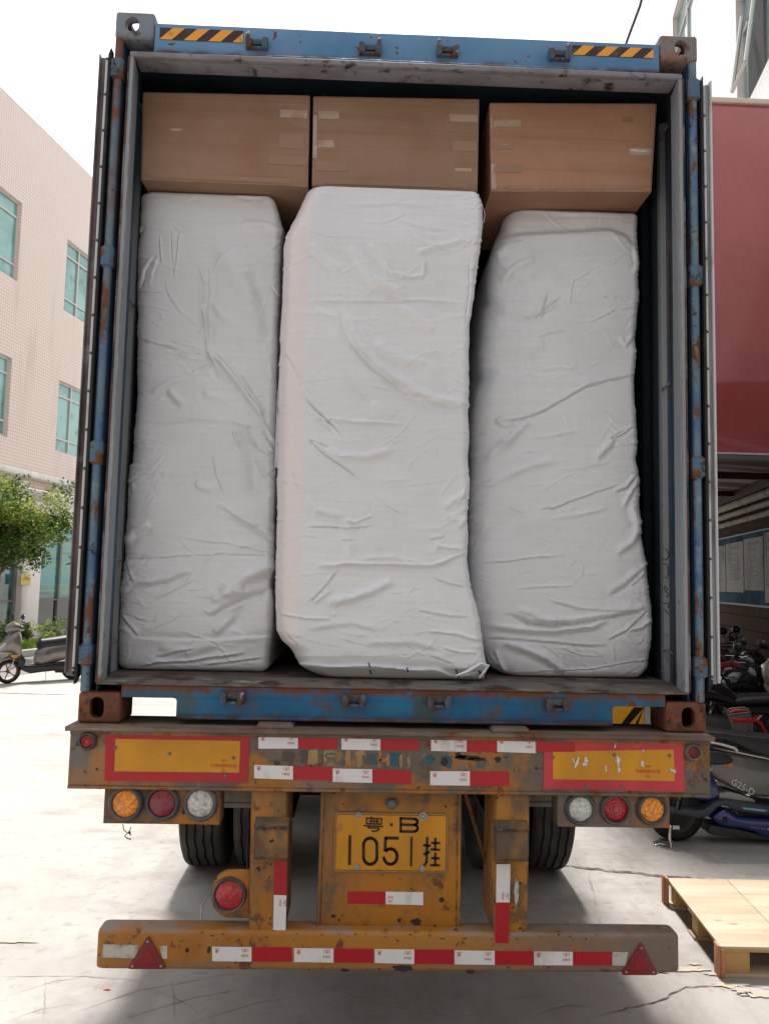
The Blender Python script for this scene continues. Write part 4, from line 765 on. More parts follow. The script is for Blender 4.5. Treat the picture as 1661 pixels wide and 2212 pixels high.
def bale(label, left, right, ytab, fl, fr, pw, folds, m, z0, z1, depth=.9, seed=0, topr=.03, botr=.035, ytop=None, wr=1.0):
    """left/right: silhouette (px,py); ytab (z,y) of the front face; fl/fr: (corner x extent, corner depth)"""
    def yf(z): return float(np.interp(z, [t[0] for t in ytab], [t[1] for t in ytab]))
    def tab(pts, dy=0.0):
        out = []
        for a, b in pts:
            z = PY(a, b, .2)[2]
            for _ in range(3): z = PY(a, b, yf(z) + dy)[2]
            out.append((z, PY(a, b, yf(z) + dy)[0]))
        return sorted(out)
    TL = tab(left, fl[1] * .7); TR = tab(right, fr[1] * .5)
    NZ = 430; zs = np.linspace(z0, z1, NZ)
    xl = np.interp(zs, [t[0] for t in TL], [t[1] for t in TL]); xr = np.interp(zs, [t[0] for t in TR], [t[1] for t in TR])
    y0 = np.interp(zs, [t[0] for t in ytab], [t[1] for t in ytab])
    ker = np.array([1, 2, 3, 2, 1]) / 9.
    # ring parameters: t -> (a along width 0..1 with corner ext, depth)
    nc, nf, ns = 26, 190, 10
    rings = []
    X = np.zeros((NZ, 0)); Yd = np.zeros((NZ, 0)); NX = []; NY = []
    colsX, colsY, nx, ny = [], [], [], []
    flx = np.minimum(fl[0], (xr - xl) * .45); frx = np.minimum(fr[0], (xr - xl) * .45)
    for k in range(ns): t = k / ns; colsX.append(xl); colsY.append(y0 + depth - (depth - fl[1]) * t); nx.append(-1.); ny.append(0.)
    for k in range(nc):
        a = math.pi / 2 * k / nc; u = 1 - math.cos(a) ** pw[0]; v = 1 - math.sin(a) ** pw[0]; colsX.append(xl + flx * u); colsY.append(y0 + fl[1] * v); nx.append(-math.cos(a)); ny.append(-math.sin(a))
    for k in range(nf + 1): t = k / nf; colsX.append(xl + flx + (xr - xl - flx - frx) * t); colsY.append(y0.copy()); nx.append(0.); ny.append(-1.)
    for k in range(1, nc + 1):
        a = math.pi / 2 * k / nc; u = math.sin(a) ** pw[1] if False else 1 - (1 - math.sin(a) ** (1)) ; u = math.sin(a); v = 1 - math.cos(a); u = 1 - (1 - u) ** (pw[1] / 1.0) if pw[1] != 1 else u
        colsX.append(xr - frx + frx * u); colsY.append(y0 + fr[1] * v); nx.append(math.sin(a)); ny.append(-math.cos(a))
    for k in range(1, ns + 1): t = k / ns; colsX.append(xr); colsY.append(y0 + fr[1] + (depth - fr[1]) * t); nx.append(1.); ny.append(0.)
    X = np.array(colsX).T; Y = np.array(colsY).T; Z = np.repeat(zs[:, None], X.shape[1], 1); nx = np.array(nx)[None, :]; ny = np.array(ny)[None, :]
    # rounding of top and bottom edge
    def rnd_(d, r): d = np.clip(d / r, 0, 1); return r * (1 - np.sqrt(np.clip(1 - (1 - d) ** 2, 0, 1)))
    ins = rnd_(z1 - zs, topr) + rnd_(zs - z0, botr); ins = ins[:, None]
    X = X - nx * ins; Y = Y - ny * ins
    # displacement in photo pixels of the front view
    P = np.stack([X, Y, Z], -1) - CAM; dz = P @ FW; PX = IW / 2 + FPX * (P @ RT) / dz; PYY = IH / 2 - FPX * (P @ UP) / dz
    D = np.zeros_like(X)
    rg = random.Random(seed * 7 + 1); pxa, pxb, pya, pyb = PX.min(), PX.max(), PYY.min(), PYY.max(); auto = []
    for _ in range(340):
        a, b = rg.uniform(pxa, pxb), rg.uniform(pya, pyb); edge_ = rg.random() < .4
        if edge_: a = pxb - rg.uniform(0, 25) if rg.random() < .6 else pxa + rg.uniform(0, 30)
        ln = rg.uniform(22, 120) * (.6 if edge_ else 1); th = rg.gauss(0, .22) if rg.random() < .62 else rg.choice((.75, -.6)) + rg.gauss(0, .25); cv = rg.gauss(0, .12) * ln
        dx_, dy_ = math.cos(th), math.sin(th); auto.append(([(a - dx_ * ln / 2, b - dy_ * ln / 2), (a - dy_ * cv, b + dx_ * cv), (a + dx_ * ln / 2, b + dy_ * ln / 2)], rg.uniform(1.9, 3.6), rg.uniform(.7, 2.3), rg.choice('rrc')))
    folds = [(p_, w_ * (.95 if (w_ >= 8 or k_ == 'v') else .7), a_ * (1.3 if w_ >= 8 else 1.0), k_) for p_, w_, a_, k_ in folds] + auto
    wx = (fbm(PX / 45., PYY / 45., seed + 31) * 14); wy = (fbm(PX / 45., PYY / 45., seed + 57) * 14)
    for (pts, wd, amp, kind) in folds:
        pts = [np.array(p, float) for p in pts]; best = np.full(X.shape, 1e9); side = np.zeros_like(X); tt = np.zeros_like(X)
        Ls = [np.hypot(*(b - a)) for a, b in zip(pts, pts[1:])]; tot = sum(Ls); acc = 0
        x0_, x1_ = min(p[0] for p in pts) - 4 * wd, max(p[0] for p in pts) + 4 * wd; y0_, y1_ = min(p[1] for p in pts) - 4 * wd, max(p[1] for p in pts) + 4 * wd
        msk = (PX > x0_) & (PX < x1_) & (PYY > y0_) & (PYY < y1_)
        if not msk.any(): continue
        qx = (PX + wx * .45)[msk]; qy = (PYY + wy * .45)[msk]; bst = np.full(qx.shape, 1e9); sd = np.zeros_like(qx); tv = np.zeros_like(qx)
        for a, b, Ln in zip(pts, pts[1:], Ls):
            d = (b - a) / Ln; t = np.clip((qx - a[0]) * d[0] + (qy - a[1]) * d[1], 0, Ln); ex = qx - a[0] - d[0] * t; ey = qy - a[1] - d[1] * t; ds = np.hypot(ex, ey)
            sgn = d[0] * ey - d[1] * ex; better = ds < bst; bst = np.where(better, ds, bst); sd = np.where(better, np.sign(sgn), sd); tv = np.where(better, (acc + t) / tot, tv); acc += Ln
        fade = np.clip(np.minimum(tv, 1 - tv) / .18, .0, 1) ; fade = .12 + .88 * fade * (2 - fade); fade = np.where((tv <= 0) | (tv >= 1), .12 * np.exp(-(bst / wd) ** 2), fade)
        sdist = bst * sd / wd; e = np.exp(-(bst / wd) ** 2)
        if kind == 'r': f = e - .35 * np.exp(-((sdist - 1.6) / 1.1) ** 2)
        elif kind == 'c': f = -np.exp(-bst / (wd * .45)) + .55 * np.exp(-((sdist + 1.1) / .9) ** 2)
        elif kind == 's': f = np.tanh(sdist * 1.6) * np.exp(-(bst / (wd * 3)) ** 2)
        else: f = -e
        D[msk] += amp * .0013 * f * fade
    # general slackness: broad waves + fine creases stretched sideways
    D += .020 * wr * fbm(PX / 110., PYY / 130., seed + 3, 2) + .005 * wr * fbm(PX / 80. + PYY / 90., PYY / 34., seed + 9, 2)
    rn = fbm((PX + PYY * .5) / 75., (PYY - PX * .25) / 17., seed + 13, 3); D += .0022 * wr * (np.exp(-(rn / .03) ** 2)) * (vnoise(PX / 60., PYY / 50., seed + 2) > .35) * np.clip(vnoise(PX / 60., PYY / 50., seed + 2) - .35, 0, 1) * 2
    rn = fbm((PX - PYY * .8) / 60., (PYY + PX * .7) / 26., seed + 33, 3); D += .0022 * wr * (np.exp(-(rn / .03) ** 2)) * np.clip(vnoise(PX / 80., PYY / 70., seed + 22) - .45, 0, 1) * 2
    D += .0010 * fbm(PX / 14., PYY / 4., seed + 17, 2)
    # pleats gathered at the silhouettes
    ed = np.exp(-((X - xl[:, None]) / .05) ** 2) + np.exp(-((xr[:, None] - X) / .035) ** 2); D += ed * .0055 * wr * fbm(PX * 0 + seed, PYY / 16., seed + 41, 3)
    D *= np.clip((z1 - Z) / .02, 0, 1) * np.clip((Z - z0) / .015, 0, 1)
    X = X + nx * D; Y = Y + ny * D
    NR = X.shape[1]; vs = np.stack([X, Y, Z], -1).reshape(-1, 3); fs = []
    idx = np.arange(NZ * NR).reshape(NZ, NR); a = idx[:-1, :-1].ravel(); b = idx[:-1, 1:].ravel(); c = idx[1:, 1:].ravel(); d = idx[1:, :-1].ravel()
    fs = list(map(tuple, np.stack([a, b, c, d], -1).tolist()))
    fs += [(int(idx[j, NR - 1]), int(idx[j, 0]), int(idx[j + 1, 0]), int(idx[j + 1, NR - 1])) for j in range(NZ - 1)]
    s = MB(); s.v = [tuple(p) for p in vs.tolist()]; s.f = fs + [tuple(int(k) for k in idx[-1]), tuple(int(k) for k in idx[0][::-1])]; s.mi = [0] * len(s.f); s.sm = [True] * len(fs) + [False] * 2
    o = s.build('wrapped_bale', m); tag(o, label, 'bale', 'white cloth wrapped bales standing in the container')
    return o
def F(zf, lst): return [([zf(*p) for p in pts], wd, amp, k) for pts, wd, amp, k in lst]
A5 = zm(200, 400, .3612); B4 = zm(250, 1000, .2713)
f1 = F(A5, [([(800, 600), (800, 830), (795, 1100)], 7, 7, 's'), ([(780, 1160), (690, 1130), (565, 1100)], 4, 5, 'r'), ([(790, 1190), (650, 1170), (490, 1130)], 7, 6, 'c'), ([(800, 1230), (700, 1215), (600, 1180)], 5, 5, 'r'), ([(820, 1260), (710, 1300), (720, 1320)], 5, 5, 'r'), ([(800, 1250), (730, 1270), (640, 1245)], 4, 4, 'c'),
    ([(790, 1150), (850, 1280), (890, 1360)], 6, 8, 'r'), ([(800, 1160), (900, 1260), (1020, 1400), (1150, 1590)], 9, 13, 'r'), ([(850, 1170), (980, 1330), (1110, 1500)], 5, 6, 'c'), ([(790, 1160), (800, 1050), (770, 900)], 6, 5, 'r'), ([(800, 830), (900, 950), (1000, 1020)], 8, 4, 'r'),
    ([(490, 430), (498, 600)], 3, 3, 'r'), ([(560, 380), (565, 560), (572, 700)], 3, 3, 'c'), ([(618, 400), (600, 560), (582, 680)], 3, 3, 'r'), ([(360, 770), (400, 650), (450, 560)], 6, 7, 'c'), ([(420, 740), (445, 640), (470, 560)], 4, 4, 'r'), ([(350, 440), (380, 370)], 5, 6, 'c'),
    ([(350, 1090), (480, 1130), (600, 1150)], 5, 5, 'c'), ([(345, 790), (400, 800), (500, 790)], 5, 4, 'c'), ([(430, 1430), (560, 1370), (720, 1320)], 8, 5, 'r'), ([(460, 1650), (700, 1605), (920, 1620), (1150, 1670)], 6, 5, 'r'), ([(540, 1420), (600, 1480), (640, 1520)], 8, 5, 'r'), ([(760, 1430), (860, 1470), (950, 1500)], 9, 6, 'r'),
    ([(960, 1680), (1000, 1800)], 5, 6, 'r'), ([(1030, 1650), (1110, 1800)], 5, 7, 'r'), ([(1120, 1550), (1180, 1680), (1240, 1800)], 5, 7, 'r'), ([(1200, 730), (1260, 840)], 5, 5, 'c'), ([(960, 150), (1100, 165), (1230, 150)], 5, 6, 'r'), ([(860, 480), (1000, 680), (1090, 860)], 22, 9, 'r'), ([(1080, 640), (1160, 860), (1200, 1100)], 20, 10, 'v'), ([(1010, 340), (1200, 360), (1290, 420)], 10, 7, 'r')])
f1 += F(B4, [([(600, 940), (1000, 1000), (1200, 1030), (1450, 1085)], 4, 4, 'r'), ([(160, 1140), (450, 1130), (1000, 1100), (1440, 1110)], 4, 5, 'c'), ([(300, 1140), (370, 1100), (460, 1060)], 5, 4, 'r'), ([(140, 1450), (230, 1385), (330, 1370), (500, 1350), (720, 1260)], 8, 9, 'c'), ([(420, 1480), (590, 1400), (770, 1300)], 5, 4, 'r'),
    ([(980, 1430), (1080, 1370), (1200, 1290), (1440, 1180)], 14, 12, 'r'), ([(890, 1650), (1000, 1570), (1180, 1480), (1440, 1400)], 10, 10, 'c'), ([(900, 1500), (1040, 1440), (1200, 1390)], 9, 8, 'r'), ([(930, 1780), (1030, 1690), (1100, 1640)], 8, 7, 'r'), ([(1100, 1760), (1140, 1650), (1240, 1500), (1440, 1300)], 22, 14, 'v'), ([(115, 1630), (170, 1720), (260, 1800)], 7, 8, 'c'), ([(160, 1170), (190, 1300), (230, 1350)], 6, 6, 'c'), ([(170, 1000), (230, 900), (370, 840)], 8, 7, 'r'),
    ([(240, 1812), (600, 1830), (860, 1838), (1450, 1795)], 5, 5, 's'), ([(300, 2085), (460, 2040), (700, 2030), (1000, 1990), (1200, 1960)], 6, 11, 'c'), ([(430, 1990), (600, 1950), (760, 1920)], 6, 8, 'c'), ([(880, 2060), (1100, 2030), (1340, 1995)], 5, 8, 'c'), ([(450, 1900), (700, 1930), (960, 1880)], 10, 5, 'r'), ([(920, 650), (1020, 685), (1200, 800), (1440, 935)], 7, 6, 'r'), ([(1050, 780), (1200, 860), (1440, 990)], 10, 7, 'c'), ([(930, 240), (950, 400), (1020, 570)], 4, 4, 'r'), ([(1180, 0), (1240, 200), (1280, 520), (1400, 620)], 16, 10, 'v'), ([(1180, 30), (1300, 180), (1440, 260)], 4, 6, 'r'), ([(1330, 20), (1380, 130), (1440, 220)], 4, 6, 'r'), ([(1280, 250), (1360, 400), (1440, 470)], 6, 6, 'r'), ([(200, 480), (215, 560)], 6, 6, 'c'), ([(760, 480), (850, 520), (920, 540)], 9, 5, 'r')])
b1 = bale('grey white bale at the left with a knotted star shaped pucker in its upper half', [(308, 418), (306, 470), (301, 560), (300, 690), (298, 705), (299, 770), (296, 860), (290, 940), (288, 1000), (281, 1010), (276, 1100), (270, 1160), (271, 1200), (262, 1260), (261, 1310), (257, 1360), (256, 1442)],
    [(588, 414), (598, 440), (606, 480), (604, 560), (600, 700), (596, 900), (592, 1100), (590, 1300), (588, 1360), (584, 1400), (580, 1450)], [(ZB + .16, .31), (ZB + .5, .285), (ZB + 1.2, .28), (ZB + 2.0, .27), (ZB + 2.27, .25)], (.085, .09), (.03, .04), (.75, 1.0), f1, M_cl1, ZB + .166, zc1 - .004, .85, 1, topr=.022)
C6 = zm(600, 400, .3612); D5 = zm(620, 1000, .3371)
f2 = F(C6, [([(355, 838), (800, 840), (1100, 836), (1360, 852)], 4, 5, 'r'), ([(540, 890), (600, 960), (640, 1060), (730, 1190), (880, 1320), (1020, 1420), (1150, 1490), (1360, 1520)], 10, 12, 'r'), ([(600, 1100), (760, 1290), (960, 1420)], 8, 5, 'c'), ([(350, 470), (430, 560), (540, 650)], 9, 7, 'r'), ([(600, 490), (700, 620), (760, 710), (900, 770), (980, 830)], 10, 8, 'r'), ([(720, 480), (810, 560), (860, 650)], 9, 6, 'r'),
    ([(820, 560), (880, 660), (980, 690), (1080, 675), (1090, 600), (1050, 560)], 6, 7, 'r'), ([(1030, 540), (1130, 500), (1330, 450)], 7, 7, 'r'), ([(930, 870), (1050, 960), (1150, 1040)], 9, 6, 'r'), ([(1080, 1070), (1120, 1120), (1170, 1175)], 3, 4, 'r'), ([(555, 1310), (620, 1390), (730, 1500)], 3, 5, 'r'), ([(700, 1400), (950, 1440), (1300, 1520)], 6, 4, 'c'), ([(760, 1110), (880, 1200), (1100, 1250)], 12, 6, 'r'),
    ([(310, 1460), (400, 1560), (480, 1640), (560, 1715)], 6, 8, 'c'), ([(340, 1530), (420, 1610), (540, 1700)], 5, 6, 'r'), ([(340, 1600), (700, 1630), (960, 1632)], 5, 6, 'r'), ([(190, 1190), (280, 1330), (330, 1480)], 6, 6, 'c'), ([(200, 1100), (200, 1200)], 8, 4, 'r'), ([(340, 1740), (480, 1790)], 6, 6, 'c'), ([(740, 1510), (900, 1600)], 9, 4, 'r'), ([(1060, 540), (1150, 660), (1230, 720)], 4, 4, 'r'), ([(930, 320), (1060, 370), (1220, 385)], 5, 4, 'r'), ([(600, 210), (900, 215), (1150, 240)], 6, 3, 'r'), ([(1380, 580), (1380, 760), (1360, 1000)], 6, 6, 'c'), ([(380, 900), (540, 950)], 9, 4, 'r')])
f2 += F(D5, [([(360, 962), (560, 950), (900, 950), (1160, 958), (1260, 920), (1410, 860)], 6, 11, 'r'), ([(660, 915), (900, 905), (1100, 935)], 6, 4, 'r'), ([(440, 1210), (600, 1190), (720, 1140), (890, 1060)], 10, 9, 'r'), ([(300, 1225), (400, 1130), (460, 1060), (520, 980)], 6, 6, 'c'), ([(340, 1220), (460, 1130)], 6, 5, 'r'), ([(1165, 1050), (1260, 1090), (1395, 1118)], 5, 6, 'c'), ([(1060, 1275), (1220, 1310), (1420, 1325)], 6, 6, 'c'), ([(1140, 1410), (1330, 1430), (1490, 1475)], 5, 6, 'r'), ([(1240, 1530), (1360, 1560), (1480, 1565)], 4, 5, 'r'), ([(1150, 1600), (1300, 1650)], 6, 6, 'c'),
    ([(310, 80), (400, 170), (500, 240), (650, 360)], 6, 8, 'c'), ([(430, 130), (520, 200), (700, 200), (900, 150)], 9, 6, 'r'), ([(300, 690), (420, 692), (560, 705), (760, 690)], 4, 7, 'c'), ([(290, 490), (360, 570), (470, 605), (560, 612)], 8, 6, 'r'), ([(560, 645), (620, 660), (750, 612)], 4, 5, 'r'), ([(520, 790), (640, 780)], 4, 4, 'c'), ([(1140, 780), (1220, 770), (1250, 755)], 5, 6, 'c'), ([(1240, 560), (1330, 500), (1400, 450)], 8, 6, 'r'), ([(1170, 870), (1200, 820), (1390, 850)], 7, 6, 'r'), ([(1280, 600), (1350, 690), (1400, 620)], 7, 6, 'r'), ([(760, 460), (850, 540), (950, 590)], 3, 4, 'r'), ([(110, 1300), (270, 1325), (470, 1335)], 4, 6, 'r'), ([(140, 1420), (220, 1500), (230, 1560)], 5, 5, 'c'),
    ([(220, 1640), (450, 1648), (720, 1645), (900, 1655), (1000, 1672), (1200, 1680), (1330, 1725), (1480, 1700)], 5, 14, 's'), ([(560, 610), (600, 900)], 12, 4, 'r'), ([(190, 250), (210, 380), (260, 450)], 4, 6, 'c'), ([(700, 700), (760, 800), (820, 850)], 6, 4, 'r'), ([(700, 1500), (1000, 1490), (1200, 1530)], 8, 4, 'r'), ([(300, 1400), (600, 1350), (800, 1400)], 8, 4, 'r'), ([(490, 1280), (480, 1310)], 5, 4, 'r')])
b2 = bale('tallest white bale, in the middle, with a pinkish left edge and a stitched bottom hem', [(667, 412), (655, 438), (641, 466), (627, 492), (617, 512), (612, 535), (608, 620), (606, 700), (603, 800), (602, 900), (600, 1000), (597, 1150), (595, 1250), (597, 1360), (612, 1385), (632, 1402), (645, 1430), (668, 1446), (690, 1458)],
    [(1035, 418), (1042, 440), (1043, 480), (1034, 560), (1026, 640), (1016, 700), (1012, 850), (1010, 900), (1013, 950), (1011, 985), (1017, 1040), (1014, 1090), (1011, 1110), (1013, 1160), (1011, 1210), (1019, 1270), (1030, 1310), (1038, 1350), (1043, 1400), (1052, 1440), (1046, 1468)],
    [(ZB + .165, .185), (ZB + .22, .13), (ZB + .35, .115), (ZB + .9, .10), (ZB + 1.6, .08), (ZB + 2.0, .065), (ZB + 2.25, .085)], (.120, .15), (.035, .05), (.72, 1.0), f2, M_cl2, ZB + .166, PY(830, 404, .085)[2], .80, 5, topr=.014, botr=.015, wr=.75)
E7 = zm(1050, 400, .3612); F6 = zm(1050, 1000, .3311)
f3 = F(E7, [([(290, 470), (360, 430), (560, 405), (1040, 385), (1140, 420), (1200, 480)], 8, 9, 's'), ([(340, 720), (420, 640), (560, 560)], 9, 8, 'r'), ([(300, 560), (380, 490), (500, 490)], 10, 8, 'r'), ([(560, 960), (610, 900), (640, 800)], 6, 8, 'c'), ([(580, 950), (640, 880), (720, 812)], 4, 6, 'r'), ([(470, 945), (600, 930), (700, 870)], 5, 5, 'r'), ([(340, 920), (440, 905), (560, 935)], 10, 5, 'r'), ([(900, 822), (1050, 815), (1190, 840)], 3, 4, 'c'), ([(570, 1080), (660, 1050), (750, 1030)], 4, 5, 'r'), ([(600, 1290), (720, 1275), (810, 1285)], 4, 4, 'r'),
    ([(320, 1625), (470, 1612), (600, 1560), (750, 1480), (900, 1400), (1030, 1358), (1215, 1318)], 5, 10, 'c'), ([(360, 1580), (310, 1620), (350, 1655), (440, 1630)], 5, 8, 'r'), ([(340, 1790), (420, 1700), (520, 1620)], 10, 8, 'r'), ([(1030, 1745), (1120, 1690), (1200, 1660)], 4, 5, 'c'), ([(550, 1730), (700, 1715), (850, 1680)], 5, 4, 'r'), ([(200, 900), (330, 800), (480, 700)], 25, 9, 'v'), ([(140, 1400), (300, 1250), (560, 1210)], 22, 9, 'v'), ([(430, 1300), (500, 1180), (620, 1100)], 14, 6, 'r'), ([(1200, 500), (1220, 600), (1200, 660)], 6, 6, 'r'), ([(1110, 1080), (1150, 1120), (1200, 1060)], 7, 5, 'r'), ([(430, 250), (800, 270), (1200, 260)], 7, 4, 'r')])
f3 += F(F6, [([(270, 230), (350, 150), (480, 30)], 10, 8, 'r'), ([(190, 450), (380, 350), (560, 280), (750, 240)], 8, 7, 'r'), ([(640, 590), (700, 575), (740, 580), (860, 530), (1000, 480), (1215, 412)], 4, 8, 'c'), ([(730, 645), (900, 620), (1130, 570)], 6, 5, 'r'), ([(1130, 90), (1220, 60), (1305, 5)], 4, 7, 'c'), ([(1030, 225), (1100, 150), (1170, 80)], 8, 6, 'r'), ([(740, 300), (940, 290), (1140, 235)], 5, 4, 'r'), ([(1180, 460), (1260, 430), (1330, 350)], 7, 11, 'c'), ([(1230, 560), (1290, 450), (1330, 380)], 7, 7, 'r'), ([(240, 955), (480, 935), (620, 915), (800, 900)], 4, 6, 'r'), ([(480, 1140), (700, 1125), (900, 1110)], 4, 4, 'r'),
    ([(1140, 1190), (1250, 1130), (1370, 1010)], 9, 9, 'c'), ([(1270, 1120), (1340, 1060), (1380, 1010)], 6, 6, 'r'), ([(700, 1215), (900, 1270), (1100, 1295), (1380, 1290)], 5, 7, 'r'), ([(420, 1330), (560, 1385), (700, 1400), (900, 1385), (1200, 1340), (1400, 1290)], 8, 13, 'c'), ([(280, 1400), (500, 1430), (760, 1435), (1000, 1405), (1150, 1350)], 8, 9, 'r'), ([(1130, 1510), (1260, 1450), (1410, 1300)], 6, 10, 'c'), ([(1260, 1440), (1360, 1420), (1430, 1360)], 6, 7, 'r'), ([(390, 1520), (560, 1580), (700, 1640), (830, 1735)], 9, 9, 'r'), ([(260, 1500), (430, 1505), (800, 1540), (1110, 1555)], 7, 8, 'c'), ([(330, 1570), (370, 1660), (410, 1740)], 6, 9, 'r'), ([(270, 1600), (330, 1680), (420, 1750)], 6, 7, 'c'),
    ([(420, 1742), (700, 1735), (1000, 1715), (1220, 1680), (1420, 1650)], 3, 5, 'c'), ([(1150, 1540), (1170, 1640)], 3, 3, 'r'), ([(150, 800), (300, 720), (520, 600)], 18, 8, 'v'), ([(1290, 560), (1350, 700)], 8, 6, 'r'), ([(1180, 880), (1290, 820), (1350, 700)], 8, 7, 'r'), ([(480, 1280), (650, 1340), (820, 1370)], 8, 7, 'r')])
b3 = bale('shortest white bale, at the right, with long slanting creases beside a dark gap', [(1094, 452), (1084, 480), (1070, 520), (1058, 560), (1046, 640), (1034, 760), (1022, 900), (1016, 1050), (1014, 1200), (1020, 1320), (1032, 1380), (1050, 1430), (1072, 1452)],
    [(1380, 450), (1380, 560), (1378, 590), (1381, 640), (1374, 720), (1377, 760), (1372, 830), (1374, 870), (1377, 930), (1379, 975), (1376, 990), (1384, 1040), (1381, 1090), (1388, 1160), (1389, 1175), (1398, 1220), (1399, 1250), (1406, 1300), (1411, 1350), (1408, 1400), (1402, 1440), (1388, 1462)],
    [(ZB + .165, .335), (ZB + .45, .30), (ZB + 1.2, .31), (ZB + 2.0, .33), (ZB + 2.15, .34), (ZB + 2.3, .355)], (.15, .15), (.04, .06), (.62, 1.0), f3, M_cl1, ZB + .166, zc3 - .004, .80, 9, topr=.02)
# stitching on the middle bale
s = MB()
for a, b in ((725, 1650), (733, 1700), (990, 1685), (1330, 1695), (1338, 1722), (1490, 1700), (1530, 1730)):
    p = PY(*D5(a, b), .118 if b < 1690 else .135); s.tube([(p[0] - .003, p[1], p[2] + .008), (p[0], p[1] - .004, p[2]), (p[0] + .002, p[1], p[2] - .008)], .003, 6)
s.build('stitching_hole', mat('dark_stitch_hole', (.01, .01, .01), .9), b2)
s = MB(); r_ = random.Random(2); P = [PY(*D5(a, b), .112) for a, b in ((1330, 1725), (1400, 1700), (1500, 1640), (1552, 1655), (1520, 1700), (1490, 1740))]
s.tube([tuple(p) for p in P], [.006, .012, .012, .010, .010, .004], 10, flat=.6); s.build('gathered_corner', M_cl1, b2)
s = MB(); s.tube([tuple(PY(1043, 448, .12)), tuple(PY(1047, 462, .115)), tuple(PY(1045, 480, .12))], .0012, 5); s.build('loose_thread', M_cl1, b2)
p0, p1 = PY(602, 843, .2), PY(598, 1010, .2)
MB().box(p0[0] - .004, p0[0] + .02, .19, .21, p1[2], p0[2]).build('plastic_sleeve', mat('pale_blue_plastic', (.45, .52, .60), .25, layers=[L((.25, .30, .38), 14, .5, .6)]), b2)
#PART4
# ------------------------------------------------------------------ left office building
kL = .185; LO = (-10.2, 19.0)
def WL(yy, off=0.0): return LO[0] + kL * (yy - LO[1]) + off      # x of the facade at y (off: towards the yard)
M_tile = tile_mat('pale_pink_tiles', (.80, .685, .61), (.83, .72, .65), (.55, .39, .31), .098, .098, .007, .3, 0, stains=[((.40, .30, .25), 1.6, .55, .75, (1, 1, .12), .5), ((.75, .64, .56), .4, .45, .7, (1, 1, 1), .5)])
M_frame = mat('pale_aluminium_frame', (.55, .55, .52), .4, .2); M_glassg = mat('green_tinted_glass', (.07, .26, .235), .08, layers=[L((.20, .44, .42), .6, .42, .58, st=(1, .6, 1)), L((.03, .15, .11), 1.3, .55, .68)], spec=.9, coat=.5)
M_white = mat('white_render', (.80, .79, .76), .6, layers=[L((.52, .50, .45), 1.2, .5, .75, st=(1, 1, .3))]); M_glassd = mat('dark_shop_glass', (.03, .085, .085), .06, layers=[L((.05, .22, .22), 1.2, .45, .6), L((.015, .04, .03), 2.1, .5, .6)], spec=.9, coat=.6)
M_curt = mat('green_yellow_curtain_glass', (.02, .26, .27), .12, layers=[L((.16, .27, .06), 1, .49, .60, st=(.5, .5, 11), d=1, a=.8), L((.01, .12, .13), 1, .56, .66, st=(.3, .3, 7), d=1), L((.012, .02, .02), 1.5, .2, .3, z=(1.05, 1.2))], spec=.8, coat=.4)  # dark lower part of the pane is a painted reflection
lb = root('office_building', (LO[0] - 3, 24, 0), 'pink tiled building with green windows to the left of the container', 'building')
def wall_holes(s, ya, yb, za, zb_, holes, X, th, mi=0, mr=0):
    ys = sorted({ya, yb, *[h[0] for h in holes], *[h[1] for h in holes]}); zs = sorted({za, zb_, *[h[2] for h in holes], *[h[3] for h in holes]})
    for i in range(len(ys) - 1):
        for j in range(len(zs) - 1):
            cy_, cz_ = (ys[i] + ys[i + 1]) / 2, (zs[j] + zs[j + 1]) / 2
            if any(h[0] < cy_ < h[1] and h[2] < cz_ < h[3] for h in holes): continue
            a, b = ys[i], ys[i + 1]; s.add([(X(a), a, zs[j]), (X(b), b, zs[j]), (X(b), b, zs[j + 1]), (X(a), a, zs[j + 1])], [(0, 1, 2, 3) if th < 0 else (3, 2, 1, 0)], mi)
    for (a, b, c, d) in holes:               # reveals
        q = [(X(a), a), (X(b), b)]; k = [(X(a) + th, a), (X(b) + th, b)]
        s.add([(q[0][0], a, c), (q[1][0], b, c), (k[1][0], b, c), (k[0][0], a, c)], [(0, 1, 2, 3)], mr); s.add([(q[0][0], a, d), (q[1][0], b, d), (k[1][0], b, d), (k[0][0], a, d)], [(3, 2, 1, 0)], mr)
        s.add([(q[0][0], a, c), (k[0][0], a, c), (k[0][0], a, d), (q[0][0], a, d)], [(0, 1, 2, 3)], mr); s.add([(q[1][0], b, c), (k[1][0], b, c), (k[1][0], b, d), (q[1][0], b, d)], [(3, 2, 1, 0)], mr)
    return s
wins = []
y = 21.53 - 4.76 * 3
while y < 44:
    for (c, d) in ((10.18, 12.52), (5.66, 7.93)): wins.append((y, y + 2.40, c, d))
    y += 4.76
s = MB(); wall_holes(s, 6, 46, 4.36, 15.25, wins, WL, -.14)
s.add([(WL(6), 6, 15.25), (WL(46), 46, 15.25), (WL(46) - 12, 46, 15.25), (WL(6) - 12, 6, 15.25)], [(0, 1, 2, 3)]); s.add([(WL(6), 6, 0), (WL(6) - 12, 6, 0), (WL(6) - 12, 6, 15.25), (WL(6), 6, 15.25)], [(3, 2, 1, 0)]); s.add([(WL(46), 46, 0), (WL(46) - 12, 46, 0), (WL(46) - 12, 46, 15.25), (WL(46), 46, 15.25)], [(0, 1, 2, 3)])
s.build('wall', M_tile, lb)
M_brick = mat('salmon_tile_reveal', (.46, .30, .22), .6)
